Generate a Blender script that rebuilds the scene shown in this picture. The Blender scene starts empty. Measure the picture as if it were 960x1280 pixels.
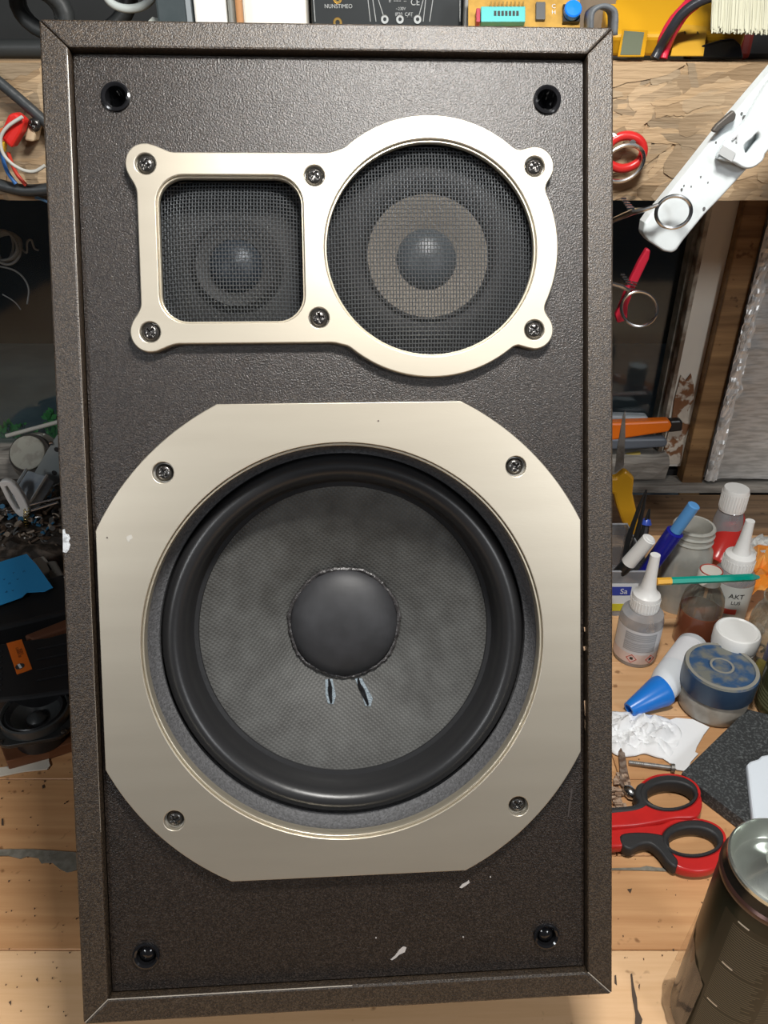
import bpy, math, random
from mathutils import Vector, Matrix, Euler
random.seed(7)
R = math.radians
S = bpy.context.scene
COL = S.collection

# ------------------------------------------------------------------ camera, world, light, exposure
PITCH = R(31); CAM = Vector((0, 0, .56)); F = 961.0
cd = bpy.data.cameras.new('camera'); cam = bpy.data.objects.new('camera', cd); COL.objects.link(cam)
cam.location = CAM; cam.rotation_euler = (R(90) - PITCH, 0, 0)
cd.sensor_fit = 'HORIZONTAL'; cd.sensor_width = 36; cd.lens = 36 * F / 960; cd.clip_start = .01
S.camera = cam
S.view_settings.view_transform = 'Standard'; S.view_settings.look = 'None'
S.view_settings.exposure = 0; S.view_settings.gamma = 1; S.view_settings.use_curve_mapping = False
w = bpy.data.worlds.new('room_air'); S.world = w; w.use_nodes = True
w.node_tree.nodes['Background'].inputs[0].default_value = (.72, .80, .95, 1)
w.node_tree.nodes['Background'].inputs[1].default_value = .045
def area(name, loc, aim, size, sy, power, col):
    l = bpy.data.lights.new(name, 'AREA'); l.shape = 'RECTANGLE'; l.size = size; l.size_y = sy
    l.energy = power; l.color = col
    o = bpy.data.objects.new(name, l); COL.objects.link(o); o.location = loc
    o.rotation_euler = (Vector(aim) - Vector(loc)).to_track_quat('-Z', 'Y').to_euler(); return o
area('desk_lamp_light', (.09, .24, .90), (.02, .42, .2), .15, .06, 6.9, (1, .975, .93))
area('ceiling_lamp_and_fill', (1.15, -1.2, 1.30), (.3, .8, .2), .3, .3, 12.5, (.96, .98, 1))
area('ceiling_lamp_and_fill', (-1.0, -1.0, 1.22), (-.4, .8, .1), .3, .3, 10, (.96, .98, 1))  # added fill for the left side, not a second room lamp

# ------------------------------------------------------------------ pixel of the 960x1280 photograph -> point in the room
def ray(u, v):
    x = (u - 480) / F; y = (v - 640) / F
    return Vector((x, math.cos(PITCH) - y * math.sin(PITCH), -math.sin(PITCH) - y * math.cos(PITCH)))
def on_z(u, v, z=0):
    d = ray(u, v); return CAM + d * ((z - CAM.z) / d.z)
def on_y(u, v, y):
    d = ray(u, v); return CAM + d * (y / d.y)
def z_at(v, y):
    return on_y(480, v, y).z

# ------------------------------------------------------------------ materials
MATS = {}
def M(name, col, rough=.5, metal=0, noise=None, bump=None, alpha=1, trans=0, spec=.5, stretch=(1, 1, 1), coat=0, emit=0, attr=False, bumpdist=.001, ior=1.45):
    if name in MATS: return MATS[name]
    m = bpy.data.materials.new(name); MATS[name] = m; m.use_nodes = True
    n = m.node_tree.nodes; L = m.node_tree.links; p = n['Principled BSDF']
    p.inputs['Base Color'].default_value = (*col, 1); p.inputs['Roughness'].default_value = rough
    p.inputs['Metallic'].default_value = metal; p.inputs['Specular IOR Level'].default_value = spec
    p.inputs['Alpha'].default_value = alpha; p.inputs['Transmission Weight'].default_value = trans
    p.inputs['Coat Weight'].default_value = coat; p.inputs['IOR'].default_value = ior
    if noise or bump:
        tc = n.new('ShaderNodeTexCoord'); mp = n.new('ShaderNodeMapping'); mp.inputs['Scale'].default_value = stretch
        L.new(tc.outputs['Object'], mp.inputs['Vector'])
    if noise:                                     # (scale, second colour, lo, hi)
        sc, c2, lo, hi = noise
        t = n.new('ShaderNodeTexNoise'); t.inputs['Scale'].default_value = sc; t.inputs['Detail'].default_value = 5
        L.new(mp.outputs[0], t.inputs['Vector'])
        r = n.new('ShaderNodeValToRGB'); r.color_ramp.elements[0].position = lo; r.color_ramp.elements[1].position = hi
        r.color_ramp.elements[0].color = (*col, 1); r.color_ramp.elements[1].color = (*c2, 1)
        L.new(t.outputs['Fac'], r.inputs['Fac']); L.new(r.outputs['Color'], p.inputs['Base Color'])
    if bump:
        sc, st = bump
        t = n.new('ShaderNodeTexNoise'); t.inputs['Scale'].default_value = sc; t.inputs['Detail'].default_value = 3
        L.new(mp.outputs[0], t.inputs['Vector'])
        b = n.new('ShaderNodeBump'); b.inputs['Strength'].default_value = st; b.inputs['Distance'].default_value = bumpdist
        L.new(t.outputs['Fac'], b.inputs['Height']); L.new(b.outputs['Normal'], p.inputs['Normal'])
    if attr:                                      # a colour of its own per strand
        a = n.new('ShaderNodeAttribute'); a.attribute_name = 'tone'
        L.new(a.outputs['Color'], p.inputs['Base Color'])
    return m
vinyl = M('brown vinyl', (.013, .008, .0045), .42, noise=(1100, (.056, .038, .023), .42, .66), bump=(1300, .75), bumpdist=.0005, spec=.8)
baffle_m = M('charcoal brown vinyl', (.008, .0054, .0040), .35, noise=(1100, (.036, .026, .020), .44, .68), bump=(1200, .8), bumpdist=.0005, spec=.6)
champ = M('champagne anodised', (.54, .49, .40), .42, .78, noise=(60, (.50, .45, .365), .3, .7), bump=(1500, .05), stretch=(.15, 1, 1), bumpdist=.0003)
champ_edge = M('bright cut edge', (.78, .70, .55), .3, .8)
blackm = M('matt black', (.012, .012, .012), .6)
blackp = M('black plastic', (.014, .014, .015), .35, bump=(200, .1))
blackgl = M('gloss black', (.008, .008, .009), .12)
rubber = M('butyl rubber', (.017, .017, .018), .34, bump=(300, .06))
gasket = M('grey gasket', (.05, .05, .052), .62, noise=(700, (.10, .10, .105), .35, .7), bump=(900, .5))
domem = M('dust cap', (.022, .022, .024), .55, noise=(90, (.03, .03, .033), .4, .7), bump=(60, .12))
gluem = M('dried black glue', (.035, .032, .032), .35, bump=(250, .7), bumpdist=.002)
wirem = M('black wire', (.17, .18, .19), .33, .75)
screwm = M('blackened steel', (.10, .095, .09), .25, .85)
slotm = M('screw slot', (.01, .01, .01), .6)
conemid = M('grey paper cone', (.17, .15, .125), .8, bump=(400, .2))
chipm = M('bare chipboard', (.50, .52, .54), .8, noise=(300, (.26, .27, .28), .55, .7), bump=(600, .8))
steel = M('steel', (.55, .55, .55), .22, 1)
dullsteel = M('dull steel', (.36, .36, .35), .45, .8, noise=(90, (.22, .20, .17), .4, .7))
rust = M('rusty steel', (.16, .10, .07), .6, .5, noise=(200, (.32, .25, .2), .4, .6))
white = M('white plastic', (.80, .80, .78), .38)
whited = M('scuffed white', (.64, .69, .70), .4, noise=(45, (.57, .61, .62), .4, .6), bump=(60, .08))
paper = M('white paper', (.86, .87, .88), .8, bump=(80, .3))
redp = M('red plastic', (.55, .022, .02), .3, noise=(60, (.48, .02, .02), .4, .7))
blackgrip = M('black grip', (.025, .025, .026), .55, bump=(300, .3))
foil = M('foil insulation', (.66, .67, .66), .42, .3, noise=(35, (.46, .47, .46), .42, .62), bump=(40, .5), stretch=(1, 1, 7))
foilpeel = M('crinkled foil', (.88, .88, .86), .35, .3, bump=(90, .8))
def cone_mat():
    m = M('woven cone', (.055, .055, .052), .55)
    n = m.node_tree.nodes; L = m.node_tree.links; p = n['Principled BSDF']
    tc = n.new('ShaderNodeTexCoord'); wa = []
    for ax in 'XY':
        t = n.new('ShaderNodeTexWave'); t.bands_direction = ax; t.inputs['Scale'].default_value = 150; t.inputs['Distortion'].default_value = .6
        mp = n.new('ShaderNodeMapping'); mp.inputs['Rotation'].default_value = (0, 0, R(38)); L.new(tc.outputs['Object'], mp.inputs[0]); L.new(mp.outputs[0], t.inputs[0]); wa.append(t)
    mu = n.new('ShaderNodeMath'); mu.operation = 'MULTIPLY'; L.new(wa[0].outputs['Fac'], mu.inputs[0]); L.new(wa[1].outputs['Fac'], mu.inputs[1])
    b = n.new('ShaderNodeBump'); b.inputs['Strength'].default_value = .35; b.inputs['Distance'].default_value = .0006
    L.new(mu.outputs[0], b.inputs['Height']); L.new(b.outputs[0], p.inputs['Normal'])
    t = n.new('ShaderNodeTexNoise'); t.inputs['Scale'].default_value = 70; t.inputs['Detail'].default_value = 9; L.new(tc.outputs['Object'], t.inputs[0])
    r = n.new('ShaderNodeValToRGB'); r.color_ramp.elements[0].color = (.040, .039, .036, 1); r.color_ramp.elements[1].color = (.068, .068, .064, 1)
    r.color_ramp.elements[0].position = .3; r.color_ramp.elements[1].position = .7
    L.new(t.outputs['Fac'], r.inputs[0]); L.new(r.outputs[0], p.inputs['Base Color'])
    return m
conem = cone_mat()
def wood(name, c1, c2, sc=1):
    m = M(name, c1, .5)
    n = m.node_tree.nodes; L = m.node_tree.links; p = n['Principled BSDF']
    tc = n.new('ShaderNodeTexCoord'); mp = n.new('ShaderNodeMapping'); mp.inputs['Scale'].default_value = (1.5 * sc, 30 * sc, 30 * sc)
    L.new(tc.outputs['Object'], mp.inputs[0])
    t = n.new('ShaderNodeTexNoise'); t.inputs['Scale'].default_value = 3.5; t.inputs['Detail'].default_value = 8; t.inputs['Roughness'].default_value = .62
    L.new(mp.outputs[0], t.inputs[0])
    r = n.new('ShaderNodeValToRGB'); r.color_ramp.elements[0].position = .32; r.color_ramp.elements[1].position = .68
    r.color_ramp.elements[0].color = (*c1, 1); r.color_ramp.elements[1].color = (*c2, 1); L.new(t.outputs['Fac'], r.inputs[0])
    s = n.new('ShaderNodeTexNoise'); s.inputs['Scale'].default_value = 75; s.inputs['Detail'].default_value = 2; L.new(tc.outputs['Object'], s.inputs[0])
    sr = n.new('ShaderNodeValToRGB'); sr.color_ramp.elements[0].position = .26; sr.color_ramp.elements[1].position = .33
    sr.color_ramp.elements[0].color = (.35, .28, .22, 1); sr.color_ramp.elements[1].color = (1, 1, 1, 1); L.new(s.outputs['Fac'], sr.inputs[0])
    mx = n.new('ShaderNodeMix'); mx.data_type = 'RGBA'; mx.blend_type = 'MULTIPLY'; mx.inputs[0].default_value = .8
    L.new(r.outputs[0], mx.inputs[6]); L.new(sr.outputs[0], mx.inputs[7]); L.new(mx.outputs[2], p.inputs['Base Color'])
    b = n.new('ShaderNodeBump'); b.inputs['Strength'].default_value = .2; b.inputs['Distance'].default_value = .0008
    L.new(t.outputs['Fac'], b.inputs['Height']); L.new(b.outputs[0], p.inputs['Normal'])
    return m
pines = [wood('pine a', (.60, .335, .16), (.72, .45, .24)), wood('pine b', (.50, .25, .105), (.64, .36, .17)), wood('pine c', (.66, .40, .20), (.78, .51, .29))]
oldwood = wood('old brown wood', (.10, .060, .032), (.27, .17, .095))
greywood = M('grey weathered wood', (.22, .20, .175), .8, noise=(40, (.40, .37, .33), .35, .65), bump=(60, .8), stretch=(.4, 2, 2), bumpdist=.004)
postwood = wood('brown post', (.16, .085, .035), (.42, .25, .11), .7)
def clear(name, tint, dust=.08, gloss=.1, dustcol=(.5, .5, .48)):
    m = bpy.data.materials.new(name); m.use_nodes = True; n = m.node_tree.nodes; L = m.node_tree.links
    for x in list(n):
        if x.type != 'OUTPUT_MATERIAL': n.remove(x)
    out = [x for x in n if x.type == 'OUTPUT_MATERIAL'][0]
    tr = n.new('ShaderNodeBsdfTransparent'); tr.inputs[0].default_value = (*tint, 1)
    gl = n.new('ShaderNodeBsdfGlossy'); gl.inputs['Roughness'].default_value = .06
    df = n.new('ShaderNodeBsdfDiffuse'); df.inputs[0].default_value = (*dustcol, 1)
    lw = n.new('ShaderNodeLayerWeight'); lw.inputs[0].default_value = .35
    ad = n.new('ShaderNodeMath'); ad.operation = 'MULTIPLY_ADD'; ad.inputs[1].default_value = .7; ad.inputs[2].default_value = gloss * .4
    ad.use_clamp = True
    L.new(lw.outputs['Fresnel'], ad.inputs[0])
    tc = n.new('ShaderNodeTexCoord'); t = n.new('ShaderNodeTexNoise'); t.inputs['Scale'].default_value = 9; t.inputs['Detail'].default_value = 6
    L.new(tc.outputs['Object'], t.inputs[0])
    mr = n.new('ShaderNodeMapRange'); mr.inputs[1].default_value = .35; mr.inputs[2].default_value = .75; mr.inputs[3].default_value = dust * .4; mr.inputs[4].default_value = dust * 1.6
    L.new(t.outputs['Fac'], mr.inputs[0])
    m1 = n.new('ShaderNodeMixShader'); L.new(mr.outputs[0], m1.inputs[0]); L.new(tr.outputs[0], m1.inputs[1]); L.new(df.outputs[0], m1.inputs[2])
    m2 = n.new('ShaderNodeMixShader'); L.new(ad.outputs[0], m2.inputs[0]); L.new(m1.outputs[0], m2.inputs[1]); L.new(gl.outputs[0], m2.inputs[2])
    L.new(m2.outputs[0], out.inputs[0]); return m
windowglass = clear('dusty window glass', (.86, .93, .93), .03, .02, (.42, .5, .52))
jarglass = clear('jar glass', (.93, .94, .90), .22, .12, (.55, .52, .42))
milky = clear('milky plastic', (.85, .85, .82), .62, .06, (.72, .72, .66))
tubp = clear('translucent tub', (.80, .82, .85), .45, .06, (.40, .41, .43))
cloudy = clear('cloudy bottle', (.85, .86, .88), .55, .08, (.55, .56, .58))
greenglass = clear('dark green glass', (.25, .28, .14), .25, .15, (.07, .07, .03))
wrapm = clear('clear wrap', (.94, .90, .86), .07, .12, (.75, .62, .58))
def flat(name, c, rough=.5, **k): return M(name, c, rough, **k)

# ------------------------------------------------------------------ mesh building
class B:
    def __init__(s, T=None): s.v = []; s.f = []; s.sm = []; s.T = T or Matrix(); s.tone = None
    def add(s, vs, fs, smooth=False, T=None):
        k = len(s.v); X = s.T @ T if T else s.T
        s.v += [tuple(X @ Vector(p)) for p in vs]; s.f += [tuple(i + k for i in f) for f in fs]; s.sm += [smooth] * len(fs)
        return s
    def box(s, c, d, T=None):
        x, y, z = (q / 2 for q in d)
        vs = [(c[0] + a * x, c[1] + b * y, c[2] + e * z) for a in (-1, 1) for b in (-1, 1) for e in (-1, 1)]
        return s.add(vs, [(0, 1, 3, 2), (4, 6, 7, 5), (0, 4, 5, 1), (2, 3, 7, 6), (0, 2, 6, 4), (1, 5, 7, 3)], False, T)
    def lathe(s, prof, n=40, T=None, smooth=True, cap=True):
        vs = []; fs = []
        for r, z in prof:
            for i in range(n):
                a = 2 * math.pi * i / n; vs.append((r * math.cos(a), r * math.sin(a), z))
        for j in range(len(prof) - 1):
            for i in range(n):
                a = j * n + i; b = j * n + (i + 1) % n; fs.append((a, b, b + n, a + n))
        s.add(vs, fs, smooth, T)
        if cap:
            for j in (0, len(prof) - 1):
                if prof[j][0] > 1e-6:
                    ring = [(prof[j][0] * math.cos(2 * math.pi * i / n), prof[j][0] * math.sin(2 * math.pi * i / n), prof[j][1]) for i in range(n)]
                    s.add(ring, [tuple(range(n)) if j else tuple(reversed(range(n)))], False, T)
        return s
    def tube(s, pts, r, n=8, T=None, close=False, flatten=1):
        pts = [Vector(p) for p in pts]; m = len(pts); rs = r if isinstance(r, (list, tuple)) else [r] * m
        vs = []; fs = []; up = None
        for i, p in enumerate(pts):
            a = pts[(i - 1) % m] if (i or close) else p; b = pts[(i + 1) % m] if (i < m - 1 or close) else p
            t = (b - a).normalized()
            if up is None:
                up = t.orthogonal().normalized() if abs(t.z) > .9 else Vector((0, 0, 1))
            e = (up - t * up.dot(t)).normalized(); up = e; q = t.cross(e)
            for k in range(n):
                c = 2 * math.pi * k / n; vs.append(p + e * rs[i] * math.cos(c) * flatten + q * rs[i] * math.sin(c))
        for i in range(m if close else m - 1):
            for k in range(n):
                a = i * n + k; b = i * n + (k + 1) % n; c = ((i + 1) % m) * n
                fs.append((a, b, c + (k + 1) % n, c + k))
        s.add(vs, fs, True, T)
        if not close: s.add(vs[:n] + vs[-n:], [tuple(reversed(range(n))), tuple(range(n, 2 * n))], False, T)
        return s
    def prism(s, pts, z0, z1, T=None):
        n = len(pts); ar = sum(pts[i][0] * pts[(i + 1) % n][1] - pts[(i + 1) % n][0] * pts[i][1] for i in range(n))
        if ar < 0: pts = pts[::-1]
        vs = [(p[0], p[1], z0) for p in pts] + [(p[0], p[1], z1) for p in pts]
        fs = [tuple(reversed(range(n))), tuple(range(n, 2 * n))] + [(i, (i + 1) % n, n + (i + 1) % n, n + i) for i in range(n)]
        return s.add(vs, fs, False, T)
    def build(s, name, mat, parent=None, bevel=0, seg=2, kind=None, label=None):
        me = bpy.data.meshes.new(name); me.from_pydata(s.v, [], s.f); me.materials.append(mat)
        me.polygons.foreach_set('use_smooth', s.sm); me.update()
        if any(s.sm): me.set_sharp_from_angle(angle=R(38))
        if s.tone:
            a = me.color_attributes.new('tone', 'FLOAT_COLOR', 'POINT')
            for i, c in enumerate(s.tone): a.data[i].color = (*c, 1)
        return link(name, me, parent, bevel, seg, kind, label)
def link(name, me, parent=None, bevel=0, seg=2, kind=None, label=None):
    o = bpy.data.objects.new(name, me); COL.objects.link(o)
    if parent: o.parent = parent
    if bevel:
        b = o.modifiers.new('edge', 'BEVEL'); b.width = bevel; b.segments = seg; b.limit_method = 'ANGLE'; b.angle_limit = R(35)
    if kind: o['kind'] = kind
    if label: o['label'] = label
    return o
def thing(name, label, cat, T=None, group=None):
    o = bpy.data.objects.new(name, None); COL.objects.link(o); o.empty_display_size = .02
    if T is not None: o.matrix_world = T
    o['label'] = label; o['category'] = cat
    if group: o['group'] = group
    return o
def tag(o, label, cat, group=None, kind=None):
    o['label'] = label; o['category'] = cat
    if group: o['group'] = group
    if kind: o['kind'] = kind
    return o
def Tr(*p): return Matrix.Translation(Vector(p))
def Rot(x=0, y=0, z=0): return Euler((R(x), R(y), R(z))).to_matrix().to_4x4()
def frame_T(o, x, y, z):
    m = Matrix((x, y, z)).transposed().to_4x4(); m.translation = o; return m
def axis_T(a, b):                 # local z runs from a to b
    a = Vector(a); b = Vector(b); q = (b - a).to_track_quat('Z', 'Y'); return Matrix.Translation(a) @ q.to_matrix().to_4x4()
def plate(name, loops, z0, z1, mat, parent=None, bevel=0, T=None, label=None, kind=None):   # flat sheet with holes
    cu = bpy.data.curves.new('tmp', 'CURVE'); cu.dimensions = '2D'; cu.fill_mode = 'BOTH'
    cu.extrude = max((z1 - z0) / 2 - bevel, 1e-5); cu.bevel_depth = bevel; cu.bevel_resolution = 1; cu.offset = -bevel
    for lp in loops:
        sp = cu.splines.new('POLY'); sp.points.add(len(lp) - 1); sp.use_cyclic_u = True
        for i, p in enumerate(lp): sp.points[i].co = (p[0], p[1], 0, 1)
    t = bpy.data.objects.new('tmp', cu); COL.objects.link(t)
    dg = bpy.context.evaluated_depsgraph_get(); me = bpy.data.meshes.new_from_object(t.evaluated_get(dg))
    bpy.data.objects.remove(t); bpy.data.curves.remove(cu)
    me.name = name; me.transform((T or Matrix()) @ Tr(0, 0, (z0 + z1) / 2)); me.materials.clear(); me.materials.append(mat)
    return link(name, me, parent, label=label, kind=kind)
def text(s, size, mat, parent, T, name='lettering', align='CENTER', depth=.00015):
    cu = bpy.data.curves.new('tmp', 'FONT'); cu.body = s; cu.size = size; cu.extrude = depth; cu.align_x = align; cu.align_y = 'CENTER'
    t = bpy.data.objects.new('tmp', cu); COL.objects.link(t)
    dg = bpy.context.evaluated_depsgraph_get(); me = bpy.data.meshes.new_from_object(t.evaluated_get(dg))
    bpy.data.objects.remove(t); bpy.data.curves.remove(cu)
    me.transform(T); me.materials.clear(); me.materials.append(mat); return link(name, me, parent)
def circ(cx, cy, r, n=96, ry=None): return [(cx + r * math.cos(2 * math.pi * i / n), cy + (ry or r) * math.sin(2 * math.pi * i / n)) for i in range(n)]
def rrect(cx, cy, w, h, r, n=8):
    out = []
    for qx, qy, a0 in ((1, 1, 0), (-1, 1, 90), (-1, -1, 180), (1, -1, 270)):
        for i in range(n + 1):
            a = R(a0 + 90 * i / n); out.append((cx + qx * (w / 2 - r) + r * math.cos(a), cy + qy * (h / 2 - r) + r * math.sin(a)))
    return out
def smooth_path(pts, n=6):
    P = [Vector(p) for p in pts]; out = []
    for i in range(len(P) - 1):
        a = P[max(i - 1, 0)]; b = P[i]; c = P[i + 1]; d = P[min(i + 2, len(P) - 1)]
        for k in range(n):
            t = k / n; out.append(.5 * ((2 * b) + (c - a) * t + (2 * a - 5 * b + 4 * c - d) * t * t + (3 * b - a - 3 * c + d) * t ** 3))
    return out + [P[-1]]

# ------------------------------------------------------------------ setting: bench, sill, window, walls, shelf
bench = thing('workbench', 'long pine workbench top of glued planks with dark stains', 'workbench', Tr(0, 0, 0))
y = -.142; k = 0
EDGES = []
while y < .86: EDGES.append(y); y += .0762
for i, y0 in enumerate(EDGES):
    y1 = min(y0 + .0757, .872); x = -.95 + random.uniform(-.3, 0); cuts = [-.95]
    cx = -.95 + random.uniform(.25, .6)
    while cx < .85: cuts.append(cx); cx += random.uniform(.42, .8)
    cuts.append(.95)
    for a, b in zip(cuts, cuts[1:]):
        m = B().box(((b - a) / 2, 0, 0), (b - a - .0006, y1 - y0, .04)).build('plank', pines[(i * 2 + k + (1 if a < -.2 else 0)) % 3], bench, .0006, 1)
        m.location = (a, (y0 + y1) / 2, -.02 - random.uniform(0, .0003)); k += 1
filler = M('grey wood filler', (.17, .155, .12), .8, noise=(150, (.24, .22, .18), .4, .6), bump=(300, .4))
def zpoly(pix, z=0): return [tuple(on_z(u, v, z).xy) for u, v in pix]
plate('filler_seam', [zpoly([(-20, 1063), (10, 1062), (40, 1062), (97, 1066), (97, 1088), (84, 1091), (74, 1086), (66, 1079), (56, 1079), (52, 1080), (48, 1073), (34, 1071), (26, 1074), (10, 1070), (-20, 1070)])], .0001, .0008, filler, bench)
plate('filler_seam', [zpoly([(758, 1086), (800, 1085), (808, 1083), (820, 1085), (835, 1086), (860, 1088), (908, 1090), (908, 1094), (840, 1090), (800, 1088.5), (758, 1088)])], .0001, .0008, filler, bench)
stain = M('dark stain', (.07, .045, .03), .7)
for pix in ([(788, 1218), (790, 1217), (792, 1232), (796, 1248), (797, 1262), (803, 1275), (799, 1290), (793, 1290), (794, 1268), (790, 1245)],
            [(784, 1112), (790, 1111), (788, 1117)], [(768, 1220), (770, 1219), (771, 1232), (768, 1229)], [(798, 1232), (800, 1230), (799, 1238)],
            [(45, 1225), (47, 1222), (48, 1228)], [(2, 1024), (4, 1023), (5, 1032), (2, 1032)], [(53, 982), (55, 981), (56, 985), (53, 986)], [(11, 1253), (14, 1251), (14, 1257)]):
    plate('stain_mark', [zpoly(pix)], .0002, .0005, stain, bench)

back = B().box((0, .918, .002), (1.9, .094, .016)).build('back_board', oldwood, None, .002)
tag(back, 'rough brown board along the back edge of the workbench', 'board')
sill = thing('trim_1', 'grey weathered window sill with a dark gap below', 'window sill', Tr(0, 0, 0)); sill['kind'] = 'structure'
for x0, x1, zz in ((-.95, -.2, .064), (-.199, .404, .066)):
    bb = B(); n = 26; vs = []; fs = []
    for i in range(n + 1):
        xx = x0 + (x1 - x0) * i / n
        for (yy, z) in ((.970, .032), (.968, zz - .006), (.974, zz), (1.04, zz), (1.04, .032)):
            vs.append((xx, yy + random.uniform(-.002, .002), z + random.uniform(-.002, .0015)))
    for i in range(n):
        for j in range(5): fs.append((i * 5 + j, i * 5 + (j + 1) % 5, (i + 1) * 5 + (j + 1) % 5, (i + 1) * 5 + j))
    bb.add(vs, fs).build('sill_board', greywood, sill)
B().box((0, .985, .016), (1.9, .034, .012)).build('ledge_strip', greywood, sill, .001)
B().box((0, 1.02, .025), (1.9, .04, .014)).build('gap_backing', blackm, sill)

win = thing('window_1', 'dark old window with a flaking white painted frame', 'window', Tr(0, 0, 0)); win['kind'] = 'structure'
B().box((-.28, 1.024, .28), (1.36, .003, .44)).build('pane', windowglass, win)
flake = M('flaking white paint', (.84, .80, .70), .55, noise=(14, (.78, .75, .67), .4, .6), bump=(30, .25))
bare = M('bare flaking wood', (.24, .11, .05), .8, noise=(60, (.62, .55, .46), .48, .54), bump=(120, .9), bumpdist=.003)
B().box((.4155, 1.012, .34), (.033, .036, .60)).build('jamb', flake, win, .001)
B().box((.3965, 1.006, .34), (.006, .030, .60)).build('inner_stop', M('dirty white stop', (.18, .13, .09), .7, noise=(25, (.6, .58, .5), .45, .6), bump=(80, .5)), win, .001)
B().box((.3905, 1.014, .34), (.006, .020, .60)).build('putty_bead', M('grey putty', (.13, .13, .11), .8, noise=(40, (.28, .27, .23), .4, .6), bump=(100, .6)), win, .001)
plate('bare_patch', [[(.401, -.04), (.430, -.04), (.427, .000), (.431, .02), (.424, .045), (.429, .062), (.424, .082), (.417, .098), (.412, .088), (.404, .096), (.402, .06), (.404, .03)]], 0, .0018, bare, win, T=Tr(0, .9935, .085) @ Rot(90))
B().box((-.96, 1.01, .34), (.04, .04, .6)).build('jamb', flake, win, .001)
B().box((-.28, 1.01, .47), (1.40, .04, .05)).build('head_rail', flake, win, .001)
B().box((.447, 1.004, .32), (.030, .052, .64)).build('trim_2', postwood, None, .0015)['kind'] = 'structure'
for xx in (-1.45, 1.35):
    B().box((xx, 1.07, .6), (.9 if xx < 0 else 1.75, .06, 1.6)).build('wall_back' if xx < 0 else 'wall_back_right', M('shed wall', (.20, .19, .17), .8, bump=(40, .4)), None)['kind'] = 'structure'
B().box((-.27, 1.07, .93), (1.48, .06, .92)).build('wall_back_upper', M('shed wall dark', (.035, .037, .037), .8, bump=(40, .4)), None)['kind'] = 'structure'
# outside the window
B().box((-.2, 1.35, -.02), (3, .62, .04)).build('ground_outside', M('wet concrete', (.34, .42, .47), .6, noise=(9, (.22, .28, .32), .35, .65), bump=(30, .3)), None)['kind'] = 'structure'
B().box((-.2, 1.68, .6), (4, .04, 1.4)).build('night_backdrop', M('night black', (.012, .014, .014), .8), None)['kind'] = 'structure'  # near-black sheet added so the panes look out on darkness

# foil faced insulation sheet right of the window
fo = thing('insulation_sheet', 'silver foil insulation sheet fixed right of the window post', 'insulation', Tr(.462, .978, .03))
n, m_ = 70, 90; vs = []; fs = []
from mathutils import noise as NZ
for j in range(m_ + 1):
    for i in range(n + 1):
        xx = .46 * (i / n) ** 1.3; zz = .43 * j / m_
        e = max(0, 1 - xx / .035)
        d = .0045 * NZ.noise((xx * 60, zz * 60, 0)) * (e + .22) + .0016 * NZ.noise((xx * 18, zz * 160, 4)) + .006 * e
        vs.append((xx + (.004 * NZ.noise((zz * 70, 3, 1)) if i == 0 else 0), -abs(d) - (.002 if i else 0), zz))
for j in range(m_):
    for i in range(n): a = j * (n + 1) + i; fs.append((a, a + 1, a + n + 2, a + n + 1))
B().add(vs, fs, True).build('foil_face', foil, fo)
B().box((.23, .008, .215), (.46, .012, .43)).build('foam_core', M('grey foam', (.3, .3, .3), .8), fo)
vs = []; fs = []
for j in range(81):
    for i in range(9):
        zz = .43 * j / 80; wdt = .017 + .007 * NZ.noise((zz * 40, 1, 5)); xx = wdt * i / 8
        vs.append((xx - .001, -.006 - .006 * abs(NZ.noise((xx * 130, zz * 110, 9))) - .002 * math.sin(math.pi * i / 8), zz))
for j in range(80):
    for i in range(8): a = j * 9 + i; fs.append((a, a + 1, a + 10, a + 9))
B().add(vs, fs, False).build('crinkled_edge', foilpeel, fo)

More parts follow.
